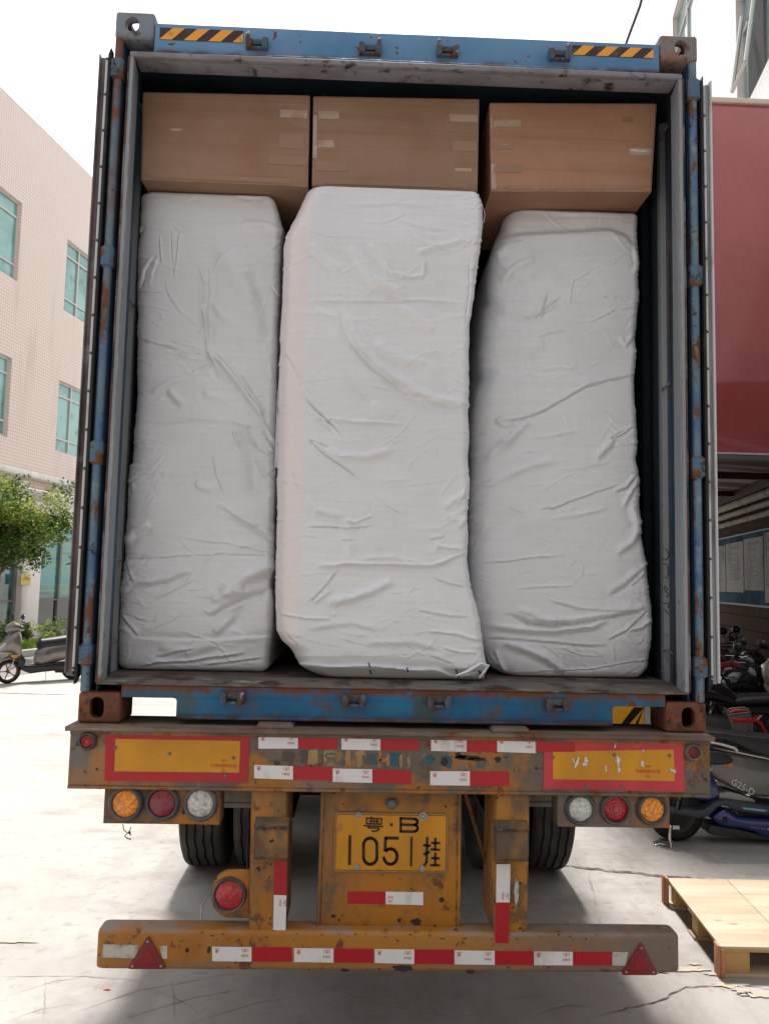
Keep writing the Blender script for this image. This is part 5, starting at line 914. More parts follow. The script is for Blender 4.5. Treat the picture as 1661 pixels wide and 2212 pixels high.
def window(par, X, sg, a, b, c, d, rec, fw=.07, mulls=(.35,), trans=(.26, .78), mg=None, name='window', tilt=0):
    """frame with mullions set back by rec from plane X(y); sg: direction into the building"""
    s = MB()
    def bar(y0, y1, z0, z1, dd=0.0):
        p = [(X(y0) + sg * (rec - .02 + dd), y0), (X(y1) + sg * (rec - .02 + dd), y1), (X(y1) + sg * (rec + .05), y1), (X(y0) + sg * (rec + .05), y0)]
        if sg > 0: p = [p[1], p[0], p[3], p[2]]
        s.hexa([(u, v, z0) for u, v in p[::-1]], [(u, v, z1) for u, v in p[::-1]])
    bar(a, b, c, c + fw); bar(a, b, d - fw, d); bar(a, a + fw, c + fw, d - fw); bar(b - fw, b, c + fw, d - fw)
    H = d - c; Wd = b - a
    for m_ in mulls: bar(a + Wd * m_ - fw * .45, a + Wd * m_ + fw * .45, c + fw, d - fw, .002)
    for t in trans: bar(a + fw, b - fw, c + H * t - fw * .4, c + H * t + fw * .4, .004)
    f = s.build(name, M_frame, par)
    g = MB(); g.add([(X(a) + sg * (rec + .03), a + .02, c + .02), (X(b) + sg * (rec + .03), b - .02, c + .02), (X(b) + sg * (rec + .03), b - .02, d - .02), (X(a) + sg * (rec + .03), a + .02, d - .02)], [(0, 1, 2, 3) if sg < 0 else (3, 2, 1, 0)])
    g.build('pane', mg or M_glassg, f); return f
for (a, b, c, d) in wins: window(lb, WL, -1, a, b, c, d, .10, mulls=(.36,), trans=(.20, .80))
# ground floor: lintel, canopy ledge, glazing, pillars
s = MB()
def slab(s, a, b, o0, o1, z0, z1, mi=0): s.hexa([(WL(a) + o0, a, z0), (WL(a) + o1, a, z0), (WL(b) + o1, b, z0), (WL(b) + o0, b, z0)], [(WL(a) + o0, a, z1), (WL(a) + o1, a, z1), (WL(b) + o1, b, z1), (WL(b) + o0, b, z1)], mi)
slab(s, 6, 46, -.30, -.02, 3.32, 4.02); slab(s, 6, 46, -.3, -.06, 4.02, 4.36); s.build('lintel', M_white, lb, bevel=.01)
s = MB(); slab(s, 22.0, 46, 0.01, .75, 4.40, 4.85); slab(s, 6, 21.9, .01, .35, 4.62, 4.80); slab(s, 20.6, 21.95, .0, .42, 4.1, 4.25); s.build('canopy', M_white, lb, bevel=.02)
y = 20.1 - 4.76 * 2
while y < 44:
    s = MB(); slab(s, y, y + .86, -.25, .12, 0, 3.315); s.build('pillar', M_white, lb, bevel=.02)
    a, b = y + .88, y + 4.74; f = MB()
    for t in (0, .32, .66, .97): yy = a + (b - a) * t; slab(f, yy, yy + .10, -.16, -.04, .12, 3.31)
    slab(f, a, b, -.15, -.05, .1, .22); slab(f, a, b, -.14, -.05, 1.02, 1.07)
    fo = f.build('shop_window', mat('grey_mullion', (.17, .165, .16), .5), lb)
    for i, (t0, t1) in enumerate(((0, .32), (.32, .66), (.66, 1))):
        ya, yb_ = a + (b - a) * t0, a + (b - a) * t1; g = MB(); g.add([(WL(ya) - .11, ya, .15), (WL(yb_) - .11, yb_, .15), (WL(yb_) - .11, yb_, 3.3), (WL(ya) - .11, ya, 3.3)], [(0, 1, 2, 3)]); g.build('pane', M_curt if (y > 20 and i < 2) else M_glassd, fo)
    y += 4.76
s = MB(); ca = PP(46, 1240, WL(19, .13), 19, kL); cb = PP(65, 1263, WL(19, .13), 19, kL)
s.hexa([(WL(ca[1], .125), ca[1], cb[2]), (WL(cb[1], .125), cb[1], cb[2]), (WL(cb[1], .15), cb[1], cb[2]), (WL(ca[1], .15), ca[1], cb[2])][::-1], [(WL(ca[1], .125), ca[1], ca[2]), (WL(cb[1], .125), cb[1], ca[2]), (WL(cb[1], .15), cb[1], ca[2]), (WL(ca[1], .15), ca[1], ca[2])][::-1])
pq_ = s.build('plaque', mat('yellow_wall_plaque', (.62, .52, .13), .4), lb)
s = MB()
for k in range(4):
    yc_ = ca[1] + (cb[1] - ca[1]) * (.2 + .2 * k); zc_ = (ca[2] + cb[2]) / 2 + .05 * math.sin(math.pi * (k + .5) / 4) - .02
    M = Matrix.Translation((WL(yc_, .153), yc_, zc_)) @ Matrix.Rotation(math.atan2(1, kL) , 4, 'Z') @ Matrix.Rotation(math.radians(90), 4, 'X')
    s.text('公司重地'[k], M, width=.10, size=.1)
s.build('lettering', mat('brown_lettering', (.25, .16, .04), .5), pq_)
# planter, grass, kerb
M_kerb = mat('pale_kerb', (.42, .40, .37), .7)
def L2(px, py, z=0): p = PZ(px, py, z); return p
k0, k1 = PZ(-60, 1434, .0), PZ(96, 1415, .0); dv = (k1 - k0); dv[2] = 0; dl = np.hypot(dv[0], dv[1]); dv /= dl; nv = np.array([dv[1], -dv[0], 0])
if nv[1] > 0: nv = -nv
def along(t, o, z): p = k0 + dv * t - nv * o; return (p[0], p[1], z)
s = MB(); s.hexa([along(-6, 0, 0), along(9, 0, 0), along(9, .12, 0), along(-6, .12, 0)], [along(-6, 0, .16), along(9, 0, .16), along(9, .12, .16), along(-6, .12, .16)]); struct(s.build('kerb', M_kerb, bevel=.015))
s = MB(); s.hexa([along(-6, .125, 0), along(9, .125, 0), along(9, 2.4, 0), along(-6, 2.4, 0)], [along(-6, .125, .12), along(9, .125, .12), along(9, 2.4, .12), along(-6, 2.4, .12)]); struct(s.build('planting_bed', mat('soil', (.08, .055, .035), .9)))
s = MB(); s.add([along(-6, -2.1, .004), along(9, -2.1, .004), along(9, -.005, .004), along(-6, -.005, .004)], [(0, 1, 2, 3)]); struct(s.build('pavement', M_slab))
def leafmat(nm, a, b, c):
    m = mat(nm, a, .45, layers=[L(b, 2.2, .42, .58), L(c, 5, .56, .66)], spec=.5); n = m.node_tree.nodes; l = m.node_tree.links
    if 'Translucent BSDF' in n: return m
    pb = n['Principled BSDF']; tb = n.new('ShaderNodeBsdfTranslucent'); src = pb.inputs['Base Color'].links[0].from_socket; l.new(src, tb.inputs['Color'])
    ms = n.new('ShaderNodeMixShader'); ms.inputs[0].default_value = .45; l.new(pb.outputs[0], ms.inputs[1]); l.new(tb.outputs[0], ms.inputs[2]); l.new(ms.outputs[0], n['Material Output'].inputs['Surface']); return m
M_grass = leafmat('bright_grass', (.14, .25, .03), (.22, .32, .05), (.10, .18, .02)); r_ = random.Random(11); s = MB()
for k in range(9000):
    t, o_ = r_.uniform(-2, 5), r_.uniform(.14, 1.6); p = along(t, o_, .12); h = r_.uniform(.05, .14); a = r_.uniform(0, 6.28); w_ = .012
    s.add([(p[0] - w_ * math.cos(a), p[1] - w_ * math.sin(a), .12), (p[0] + w_ * math.cos(a), p[1] + w_ * math.sin(a), .12), (p[0] + r_.uniform(-.04, .04), p[1] + r_.uniform(-.04, .04), .12 + h)], [(0, 1, 2)])
gr = s.build('grass', M_grass); struct(gr, 'stuff', 'bright green grass strip behind the kerb', 'grass')
def leaves(s, pts, size, rn, mi=0):
    for (x, y_, z) in pts:
        a = Vector((rn.gauss(0, 1), rn.gauss(0, 1), rn.gauss(0, .7))).normalized(); n_ = Vector((rn.gauss(0, 1), rn.gauss(0, 1), rn.gauss(.6, 1))).normalized(); b = n_.cross(a)
        if b.length < .1: continue
        b.normalize(); q = size * rn.uniform(.6, 1.3); c = Vector((x, y_, z)); tip = c + a * q; u = c + a * q * .5 + b * q * .28 + n_ * q * .05; v = c + a * q * .5 - b * q * .28 + n_ * q * .05
        s.add([c, u, tip, v], [(0, 1, 2, 3)], mi)
def crown(s, c, R, n, size, seed, blobs=26, nm=3, gap=0.25):
    rn = random.Random(seed); cl = []
    for k in range(blobs):
        d = Vector((rn.gauss(0, 1), rn.gauss(0, 1), rn.gauss(0, 1))).normalized() * (rn.random() ** .4); cl.append((Vector((c[0] + d.x * R[0], c[1] + d.y * R[1], c[2] + d.z * R[2])), rn.uniform(.22, .42) * min(R), rn.randrange(nm)))
    for k in range(n):
        cc, rad, mi = cl[rn.randrange(len(cl))]; d = Vector((rn.gauss(0, 1), rn.gauss(0, 1), rn.gauss(0, 1))).normalized() * rad * (rn.random() ** .35)
        leaves(s, [(cc + d)[:]], size, rn, mi if rn.random() < .75 else rn.randrange(nm))
    return cl
M_lf = [leafmat('leaf_mid_green', (.10, .19, .03), (.16, .26, .04), (.05, .11, .02)), leafmat('leaf_yellow_green', (.28, .34, .05), (.36, .38, .08), (.17, .24, .03)), leafmat('leaf_dark_green', (.035, .10, .028), (.07, .14, .03), (.14, .10, .04))]
M_bark = mat('grey_brown_bark', (.13, .10, .075), .9, bump=[(20, .6, .01)])
tc_ = PY(5, 1128, 15.2); tx, ty, tz = tc_; tx += .05; tz += .08
tree = root('broadleaf_tree', (tx, ty, .1), 'small leafy tree in front of the pink tiled building', 'tree')
s = MB(); cl = crown(s, (tx, ty, tz), (1.55, 1.3, 1.05), 21000, .085, 21, 80); s.build('crown', M_lf, tree)
s = MB(); s.tube([(tx - .3, ty, .0), (tx - .25, ty, .9), (tx - .1, ty + .05, 1.7), (tx, ty, tz - .3)], [.10, .085, .07, .05], 10)
for k in range(0, 70, 3):
    cc = cl[k][0]; s.tube([(tx - .05, ty, 1.8 + .3 * random.Random(k).random()), ((tx + cc.x) / 2, (ty + cc.y) / 2, (1.9 + cc.z) / 2 - .05), tuple(cc)], [.035, .02, .006], 6)
s.build('trunk', M_bark, tree)
def shrub(px, py, Y, R, n, seed, label, size=.06, g='low shrubs in the planting bed'):
    p = PY(px, py, Y); e = root('shrub', (p[0], p[1], .1), label, 'shrub', g); s = MB(); cl = crown(s, (p[0], p[1], max(p[2], .12 + R[2] * .7)), R, n, size, seed, 18); s.build('foliage', M_lf, e)
    s = MB()
    for k in range(0, 18, 2): s.tube([(p[0], p[1], .1), ((p[0] + cl[k][0].x) / 2, p[1], .35), tuple(cl[k][0])], [.015, .01, .004], 5)
    s.build('stem', M_bark, e)
shrub(28, 1362, 15.6, (.55, .4, .36), 2200, 3, 'leafy shrub beside the white pillar, left of the scooter mirror')
shrub(98, 1375, 16.4, (.35, .3, .30), 900, 4, 'small dark shrub behind the scooter seat')
shrub(140, 1370, 17.0, (.5, .4, .42), 1300, 5, 'dark shrub under the shop window next to the container door')
shrub(-30, 1370, 15.4, (.6, .5, .45), 1500, 6, 'wide shrub at the very edge under the tree')
e = root('dry_plant', (PY(152, 1190, 17)[0], 17, .1), 'plant with dry brown fronds between the tree crown and the container door', 'plant'); s = MB(); r2 = random.Random(4); base = Vector(PY(165, 1215, 17))
for k in range(16):
    d = Vector((r2.uniform(-1, .6), r2.uniform(-.5, .5), r2.uniform(-.5, .8))).normalized() * r2.uniform(.15, .32); n_ = Vector((-d.z, 0, d.x)).normalized() * .02; s.add([base, base + d * .5 + n_, base + d, base + d * .5 - n_], [(0, 1, 2, 3)], k % 2)
s.build('frond', [mat('dry_brown_leaf', (.26, .12, .06), .7), M_lf[2]], e)
MB().tube([(base.x, base.y, .1), (base.x + .05, base.y, 1.2), tuple(base)], [.03, .02, .01], 7).build('stem', M_bark, e)
# ------------------------------------------------------------------ vehicles
M_chrome = mat('chrome', (.62, .62, .62), .15, 1.0); M_blk = mat('satin_black_plastic', (.014, .014, .016), .35, spec=.5); M_seat = mat('black_vinyl_seat', (.022, .023, .026), .42, bump=[(90, .15, .001)]); M_tyr2 = mat('bike_tyre', (.014, .014, .014), .7)
M_mir = mat('mirror_glass', (.6, .65, .66), .05, 1.0); M_dgrey = mat('dark_grey_plastic', (.05, .052, .055), .5)
def disc(s, c, r, ax='x', t=.012, n=20, mi=0): return s.lathe([(.0004, -t), (r * .9, -t), (r, -t * .4), (r, t * .4), (r * .9, t), (.0004, t)], c, ax, n, mi)
def wheel(par, x, R_, w_, rimcol, spokes=5, front=True):
    t = MB(); pr = [(R_ - .055, -w_ * .5), (R_ - .03, -w_ * .55), (R_ - .008, -w_ * .35), (R_, 0), (R_ - .008, w_ * .35), (R_ - .03, w_ * .55), (R_ - .055, w_ * .5)]
    wv = t.lathe(pr, (x, 0, R_), 'y', 36).build('wheel', M_tyr2, par)
    r = MB().lathe([(R_ - .052, -w_ * .42), (R_ - .07, -w_ * .3), (R_ - .07, w_ * .3), (R_ - .052, w_ * .42)], (x, 0, R_), 'y', 30); r.lathe([(.0004, -w_ * .5), (.03, -w_ * .5), (.03, w_ * .5), (.0004, w_ * .5)], (x, 0, R_), 'y', 16)
    for k in range(spokes): a = 2 * math.pi * k / spokes; r.tube([(x + .02 * math.cos(a), 0, R_ + .02 * math.sin(a)), (x + (R_ - .06) * math.cos(a), 0, R_ + (R_ - .06) * math.sin(a))], .010, 6)
    r.build('rim', rimcol, wv); return wv
def mirrors(par, x, z, spread=.30, h=.22, colr=None, r=.055):
    for k in (-1, 1):
        m_ = MB().tube([(x, k * .18, z), (x + .02, k * (spread - .05), z + h * .5), (x, k * spread, z + h)], .006, 6); mo = m_.build('mirror', M_blk, par)
        s = MB(); s.loft([(x - .012, z + h + .03, r * .8, r * .7), (x - .004, z + h + .03, r, r * .95), (x + .03, z + h + .03, r * .7, r * .6), (x + .04, z + h + .03, r * .2, r * .2)], 14, yc=k * spread); s.build('mirror_shell', M_blk, mo)
        MB().loft([(x - .014, z + h + .03, r * .85, r * .78), (x - .0125, z + h + .03, r * .85, r * .78)], 14, yc=k * spread).build('mirror_glass', M_mir, mo)
def handlebar(par, x, z, w_=.33, m=None, back=.12):
    h = MB().tube([(x - back, -w_, z), (x - .02, -.18, z + .02), (x, -.05, z - .02), (x, .05, z - .02), (x - .02, .18, z + .02), (x - back, w_, z)], .012, 8, 0).build('handlebar', m or M_chrome, par)
    for k in (-1, 1): MB().tube([(x - back * .45, k * (w_ * .70), z + .008), (x - back, k * w_, z)], .018, 10).build('grip', M_blk, h); MB().tube([(x - .01, k * .2, z + .01), (x + .03, k * .27, z - .01), (x - .03, k * .36, z - .01)], .005, 6).build('lever', M_chrome, h)
def scooter(label, body, R_=.215, rim=M_blk, wb=1.16, cat='scooter'):
    e = root('parked_scooter', (0, 0, 0), label, cat, world=False); xf, xr = wb / 2, -wb / 2
    wheel(e, xf, R_, .10, rim); wheel(e, xr, R_ - .01, .12, M_dgrey)
    MB().loft([(xf - .21, .33, .03, .01), (xf - .15, .40, .06, .03), (xf, .46, .07, .035), (xf + .12, .42, .065, .03), (xf + .23, .30, .04, .012)], 14).build('front_fender', body, e)
    s = MB()
    for k in (-1, 1): s.tube([(xf, k * .07, R_), (xf - .10, k * .07, .52), (xf - .16, k * .05, .72)], .016, 8)
    s.build('fork', M_chrome, e)
    s = MB().loft([(xf + .24, .60, .015, .02), (xf + .18, .62, .07, .06), (xf + .08, .68, .13, .13), (xf + .0, .73, .165, .18), (xf - .07, .74, .18, .24), (xf - .13, .68, .17, .29), (xf - .17, .62, .14, .28), (xf - .19, .60, .05, .2)], 20, pw=.8); s.build('front_shield', body, e)
    for k in (-1, 1): MB().loft([(xf + .235, .60, .015, .015), (xf + .19, .635, .035, .035), (xf + .10, .71, .05, .045), (xf + .02, .77, .03, .02)], 12, yc=k * .07).build('headlight', M_clear, e)
    MB().prism([(xf - .15, .30), (xf - .10, .52), (xf - .14, .60), (xf - .26, .42), (xf - .24, .30)], -.14, .14, 'y').build('leg_shield', M_blk, e, bevel=.02)
    MB().loft([(xf + .10, .97, .02, .02), (xf + .06, .99, .10, .07), (xf - .03, 1.02, .16, .10), (xf - .12, 1.01, .14, .08), (xf - .21, .98, .06, .04)], 16, pw=.85).build('handlebar_cover', body, e)
    handlebar(e, xf - .10, 1.0, .33, M_blk, .06); mirrors(e, xf - .11, 1.0, .30, .18)
    MB().tube([(xf - .13, 0, .98), (xf - .12, 0, .80)], .04, 10).build('steering_column', M_blk, e)
    MB().prism([(xf - .2, .24), (xf - .18, .34), (xf - .55, .31), (xf - .62, .34), (xr + .1, .34), (xr + .1, .20), (xf - .6, .19), (xf - .35, .17)], -.15, .15, 'y').build('floorboard', M_blk, e, bevel=.02)
    MB().loft([(xf - .46, .42, .09, .10), (xf - .54, .47, .14, .20), (xf - .74, .53, .165, .20), (xr + .02, .58, .16, .17), (xr - .18, .66, .12, .12), (xr - .36, .74, .04, .05)], 18, pw=.8).build('rear_body', body, e)
    MB().loft([(xf - .48, .66, .05, .05), (xf - .53, .68, .12, .11), (xf - .75, .70, .15, .115), (xr + .08, .74, .155, .12), (xr - .12, .80, .13, .09), (xr - .30, .83, .07, .04)], 18, pw=.8).build('seat', M_seat, e)
    s = MB()
    for k in (-1, 1): s.tube([(xr + .08, k * .12, .80), (xr - .2, k * .13, .86), (xr - .34, k * .08, .86)], .012, 8)
    s.tube([(xr - .34, -.08, .86), (xr - .34, .08, .86)], .012, 8); s.build('grab_rail', M_chrome, e)
    MB().loft([(xr + .34, .24, .07, .09), (xr + .2, .25, .10, .11), (xr - .05, .24, .09, .09), (xr - .1, .23, .03, .04)], 12, yc=.06).build('engine', M_dgrey, e)
    MB().tube([(xr + .2, -.13, .22), (xr - .05, -.15, .26), (xr - .28, -.16, .32)], [.02, .045, .04], 12).build('exhaust', M_blk, e)
    MB().tube([(-.12, -.1, .22), (-.14, -.16, .1), (-.16, -.2, .01)], .010, 7).build('kickstand', M_chrome, e)
    MB().box(xr - .32, xr - .31, -.07, .07, .62, .70).build('tail_light', M_rred, e)
    for k in (-1, 1): MB().box(xf - .10, xf - .02, k * .152 - .01, k * .152 + .01, .47, .52).build('side_reflector', M_amber if k > 0 else mat('yellow_reflector', (.8, .6, .02), .3), e)
    return e
M_sc = mat('champagne_grey_scooter_paint', (.20, .175, .165), .25, .5, coat=.6, layers=[L((.14, .12, .115), 3, .5, .6)])
sc = scooter('grey brown scooter parked on its stand by the grass kerb, left of the container', M_sc, rim=mat('dark_red_rim', (.16, .03, .025), .4))
fr = PZ(26, 1476, 0); re_ = PZ(148, 1468, 0); dx, dy = fr[0] - re_[0], fr[1] - re_[1]; ang = math.atan2(dy, dx)
sc.location = ((fr[0] + re_[0]) / 2, (fr[1] + re_[1]) / 2, 0); sc.rotation_euler = (0, 0, ang); sc.scale = (.93, .93, .93); k_ = math.hypot(dx, dy) / 1.16
def motorbike(label, tank, fair=None, group='motorbikes crowded under the red roofed shelter'):
    e = root('parked_motorbike', (0, 0, 0), label, 'motorbike', group, world=False); xf, xr, R_ = .66, -.62, .30
    wheel(e, xf, R_, .09, M_dgrey, 6); wheel(e, xr, R_, .12, M_dgrey, 6); s = MB()
    for k in (-1, 1): s.tube([(xf, k * .09, R_), (xf - .22, k * .09, .92)], .02, 8)
    s.build('fork', M_chrome, e)
    MB().loft([(xf - .28, .42, .03, .02), (xf - .1, .60, .06, .03), (xf + .1, .62, .06, .03), (xf + .25, .48, .03, .02)], 12).build('front_fender', tank, e)
    hl = MB().loft([(xf + .02, .86, .03, .03), (xf - .0, .86, .09, .09), (xf - .08, .87, .10, .10), (xf - .18, .87, .06, .06)], 16).build('headlight', M_blk, e); MB().loft([(xf + .028, .86, .03, .03), (xf + .012, .86, .075, .075)], 16).build('lens', M_clear, hl)
    handlebar(e, xf - .26, 1.03, .36, M_blk, .10); mirrors(e, xf - .26, 1.03, .34, .20, r=.06)
    MB().loft([(xf - .30, .84, .08, .07), (xf - .36, .86, .13, .12), (xf - .52, .88, .15, .13), (xf - .68, .82, .12, .10), (xf - .78, .76, .07, .05)], 18).build('fuel_tank', tank, e)
    MB().loft([(xf - .74, .76, .09, .04), (xf - .85, .78, .13, .05), (xr + .1, .80, .14, .05), (xr - .12, .85, .12, .045), (xr - .28, .88, .07, .03)], 16, pw=.8).build('seat', M_seat, e)
    MB().loft([(xf - .74, .68, .07, .05), (xr + .1, .70, .10, .07), (xr - .2, .78, .08, .05), (xr - .35, .82, .03, .03)], 14).build('tail_cover', tank, e)
    MB().loft([(xf - .32, .45, .05, .08), (xf - .4, .48, .12, .17), (xf - .65, .44, .14, .18), (xf - .8, .40, .12, .12), (xf - .86, .38, .05, .05)], 12, pw=.6).build('engine', M_dgrey, e)
    MB().tube([(xf - .4, -.12, .36), (0, -.15, .26), (xr + .1, -.17, .30), (xr - .25, -.18, .38)], [.02, .022, .045, .045], 10).build('exhaust', M_chrome, e)
    MB().tube([(xf - .26, 0, .92), (xf - .8, 0, .66), (xr, 0, .32)], .025, 8).tube([(xf - .3, 0, .8), (xf - .5, 0, .3), (xr + .3, 0, .28)], .022, 8).build('frame', M_blk, e)
    MB().tube([(-.15, .1, .3), (-.2, .24, .01)], .011, 6).build('kickstand', M_chrome, e)
    if fair: MB().loft([(xf + .06, .92, .03, .04), (xf + .0, .98, .12, .12), (xf - .12, 1.05, .15, .14), (xf - .16, 1.06, .12, .12)], 16).build('fairing', fair, e)
    return e
M_red = mat('red_motorbike_paint', (.30, .010, .018), .18, coat=.8); M_bkp = mat('black_motorbike_paint', (.012, .012, .016), .15, coat=.8); M_wfair = mat('cream_fairing', (.20, .165, .12), .3, coat=.4); M_gfair = mat('grey_fairing', (.12, .12, .15), .3, coat=.4)
mk_r = motorbike('red motorbike, nearest the container door in the crowded shelter', M_red, M_wfair); mk_b = motorbike('black motorbike with cream front, parked behind the red basket seat', M_bkp, None)
def place(o, px, py, Y, rz, sc_=1.0): p = PY(px, py, Y); o.location = (p[0], Y, 0); o.rotation_euler = (0, 0, math.radians(rz)); return o
place(mk_r, 1600, 1440, 6.4, 205)
place(mk_b, 1625, 1480, 5.5, 188)
for lbl, src, px, Y, rz in (('black motorbike second from the container door, half hidden by the door edge', mk_b, 1562, 7.3, 215), ('black motorbike with two tall mirrors against the tiled wall', mk_b, 1622, 8.2, 240), ('red motorbike deepest in the shelter, under the notice boards', mk_r, 1560, 9.0, 225), ('black motorbike at the right edge of the photo, behind the others', mk_b, 1690, 6.6, 210), ('black motorbike low behind the silver electric bike', mk_b, 1560, 4.7, 176), ('red motorbike mostly outside the right edge', mk_r, 1760, 5.4, 200)):
    c = copy_tree(src); c['label'] = lbl; place(c, px, 1400, Y, rz)
    if src is mk_r and Y > 8:
        for ch in c.children:
            if ch.name.startswith('fairing'): ch.active_material = M_wfair
# red handled bike with basket seat
rb = root('cargo_bicycle', PZ(1700, 1720, 0), 'bicycle with red handlebar and grey basket seat behind the silver electric bike', 'bicycle'); YR = 3.75
R1 = zm(1500, 1430, .1806)
def r1(x, y, Y=YR): a, b = R1(x, y); return tuple(PY(a, b, Y))
M_rgrip = mat('glossy_red_grip', (.40, .012, .018), .25, coat=.5); M_bask = mat('grey_painted_wire', (.26, .24, .22), .4, .3)
hb = MB().tube([r1(1440, 1420), r1(1500, 1425), r1(1560, 1470), r1(1600, 1560), r1(1661, 1640, YR + .05), r1(1760, 1660, YR + .1)], .0135, 10).build('handlebar', M_rgrip, rb); MB().tube([r1(1180, 1418, YR - .03), r1(1240, 1422, YR - .03), r1(1300, 1420, YR - .03), r1(1380, 1422, YR - .02), r1(1446, 1420, YR)], [.020, .017, .020, .018, .021], 12).build('grip', M_rgrip, hb)
s = MB(); fr_ = [(1110, 1320), (1125, 1285), (1160, 1265), (1330, 1250), (1380, 1265), (1405, 1310), (1440, 1520), (1430, 1570), (1400, 1585), (1280, 1600), (1230, 1590), (1200, 1550), (1110, 1320)]
s.tube([r1(a, b, YR + .12) for a, b in fr_], .006, 7); bk = s.build('basket_frame', M_bask, rb)
s = MB(); s.add([r1(a, b, YR + .13) for a, b in ((1118, 1345), (1400, 1300), (1436, 1540), (1240, 1590))], [(3, 2, 1, 0)])
s.build('basket_panel', mat('grey_mesh_panel', (.16, .15, .14), .6), bk)
s = MB()
for k in range(6): x = 1160 + 45 * k; s.tube([r1(x + 60, 1430 + 8 * k, YR + .125), r1(x + 10 + (20 if k < 2 else 0), 1560 - 6 * abs(3 - k), YR + .125)], .0035, 5)
s.tube([r1(1122, 1350, YR + .125), r1(1402, 1312, YR + .125)], .005, 5); s.tube([r1(1135, 1390, YR + .125), r1(1408, 1355, YR + .125)], .003, 5); s.build('slat', M_bask, bk)
MB().tube([r1(1135, 1325, YR + .17), r1(1200, 1300, YR + .17), r1(1380, 1292, YR + .17)], [.016, .026, .018], 12, flat=.8).build('red_cushion', M_rgrip, bk)
p = r1(1300, 1590, YR + .15); fx_ = r1(1700, 1640, YR + .1)
MB().tube([p, (p[0] + .2, p[1], .55), (fx_[0] + .2, p[1], .45)], .016, 8).tube([fx_, (fx_[0] + .25, fx_[1], .35)], .018, 8).tube([p, (p[0] - .05, p[1], .28)], .014, 8).build('frame', mat('dark_red_frame', (.12, .01, .014), .4), rb)
for X in (p[0] - .05, fx_[0] + .3):
    w_ = MB().lathe([(.25, -.02), (.275, -.022), (.285, 0), (.275, .022), (.25, .02)], (X, p[1], .285), 'y', 36); q = w_.build('wheel', M_tyr2, rb); s = MB().lathe([(.252, -.012), (.235, 0), (.252, .012)], (X, p[1], .285), 'y', 30)
    for k in range(12): a = k * math.pi / 6; s.tube([(X, p[1], .285), (X + .24 * math.cos(a), p[1], .285 + .24 * math.sin(a))], .002, 4)
    s.build('rim', M_chrome, q)
# nearest electric bike
eb = root('electric_bike', (2.9, 2.8, 0), 'silver and blue electric bike with G25-D lettering right of the trailer beam', 'electric bike')
R2 = zm(1500, 1680, .1806); YE = 2.72
def r2_(x, y, Y=YE): a, b = R2(x, y); p = PY(a, b, Y); return (p[0], p[2])
def eprism(name, pts, dep, m, off=0.0, bevel=.02, par=None):
    return MB().prism([r2_(a, b) for a, b in pts], YE + off, YE + off + dep, 'y').build(name, m, par or eb, bevel=bevel, seg=4)
M_sil = mat('silver_grey_bike_panel', (.12, .118, .115), .3, .5, coat=.7, layers=[L((.09, .088, .085), 1.5, .45, .6)]); M_bl = mat('deep_blue_bike_panel', (.014, .028, .15), .25, coat=.8); M_deck = mat('slate_bike_deck', (.045, .055, .07), .4)
eprism('seat', [(560, 215), (620, 190), (900, 178), (1150, 205), (1300, 232), (1661, 262), (2000, 300), (2120, 360), (2100, 440), (1900, 500), (1661, 505), (1500, 470), (1380, 420), (1250, 350), (1100, 300), (900, 285), (600, 270)], .26, M_seat, .0, .03)
eprism('side_panel', [(870, 400), (940, 408), (1250, 455), (1661, 545), (2050, 560), (2100, 700), (1950, 1010), (1661, 1050), (1480, 1040), (1330, 990), (1150, 905), (1000, 820), (930, 760), (880, 640)], .27, M_sil, .02, .03)
eprism('panel_trim', [(940, 403), (1250, 462), (1661, 548), (1661, 530), (1250, 444), (945, 396)], .012, M_strip, .006, .003)
eprism('backrest', [(690, 425), (760, 412), (950, 415), (1060, 440), (1140, 500), (1170, 560), (1120, 582), (1050, 594), (870, 598), (700, 592), (670, 520)], .16, M_seat, -.06, .03)
q = MB(); cx, cz = r2_(1128, 575); Re = .046
for a0, a1 in ((195, 262), (278, 345)): q.prism([(cx + Re * .12 * math.cos(math.radians((a0 + a1) / 2)), cz + Re * .2)] + [(cx + Re * math.cos(math.radians(a)), cz + Re * 1.0 * math.sin(math.radians(a))) for a in range(a0, a1 + 1, 8)], YE + .0165, YE + .0195, 'y')
q.build('emblem', mat('orange_emblem', (.75, .13, .02), .4), eb)
s = MB(); P = [PY(*R2(a, b), YE - .01) for a, b in ((780, 290), (870, 312), (1050, 350), (1200, 392), (1235, 420), (1235, 450))]; s.tube([tuple(v) for v in P], [.013, .013, .013, .014, .016, .016], 8, flat=.7); s.build('grab_rail', mat('pale_grab_rail', (.60, .60, .56), .35), eb)
eprism('rear_cover', [(700, 760), (800, 768), (955, 782), (1010, 860), (1050, 990), (1040, 1040), (980, 1085), (900, 1102), (760, 1085), (640, 1010)], .22, M_bl, .03, .02)
eprism('foot_deck', [(300, 1165), (380, 1168), (720, 1200), (820, 1190), (880, 1150), (960, 1090), (1060, 1065), (1180, 1075), (1300, 1095), (1661, 1150), (2400, 1240), (2400, 1340), (1661, 1262), (1320, 1225), (1200, 1200), (1120, 1150), (1060, 1140), (1000, 1160), (900, 1250), (820, 1300), (700, 1300), (370, 1240), (300, 1230)], .30, M_deck, -.01, .015)
eprism('battery_cover', [(920, 1292), (1000, 1240), (1070, 1195), (1120, 1200), (1160, 1225), (1250, 1285), (1400, 1305), (1661, 1322), (2400, 1400), (2400, 1560), (1750, 1570), (1600, 1545), (1480, 1480), (1300, 1440), (1080, 1415), (990, 1370)], .28, M_bl, -.0, .02)
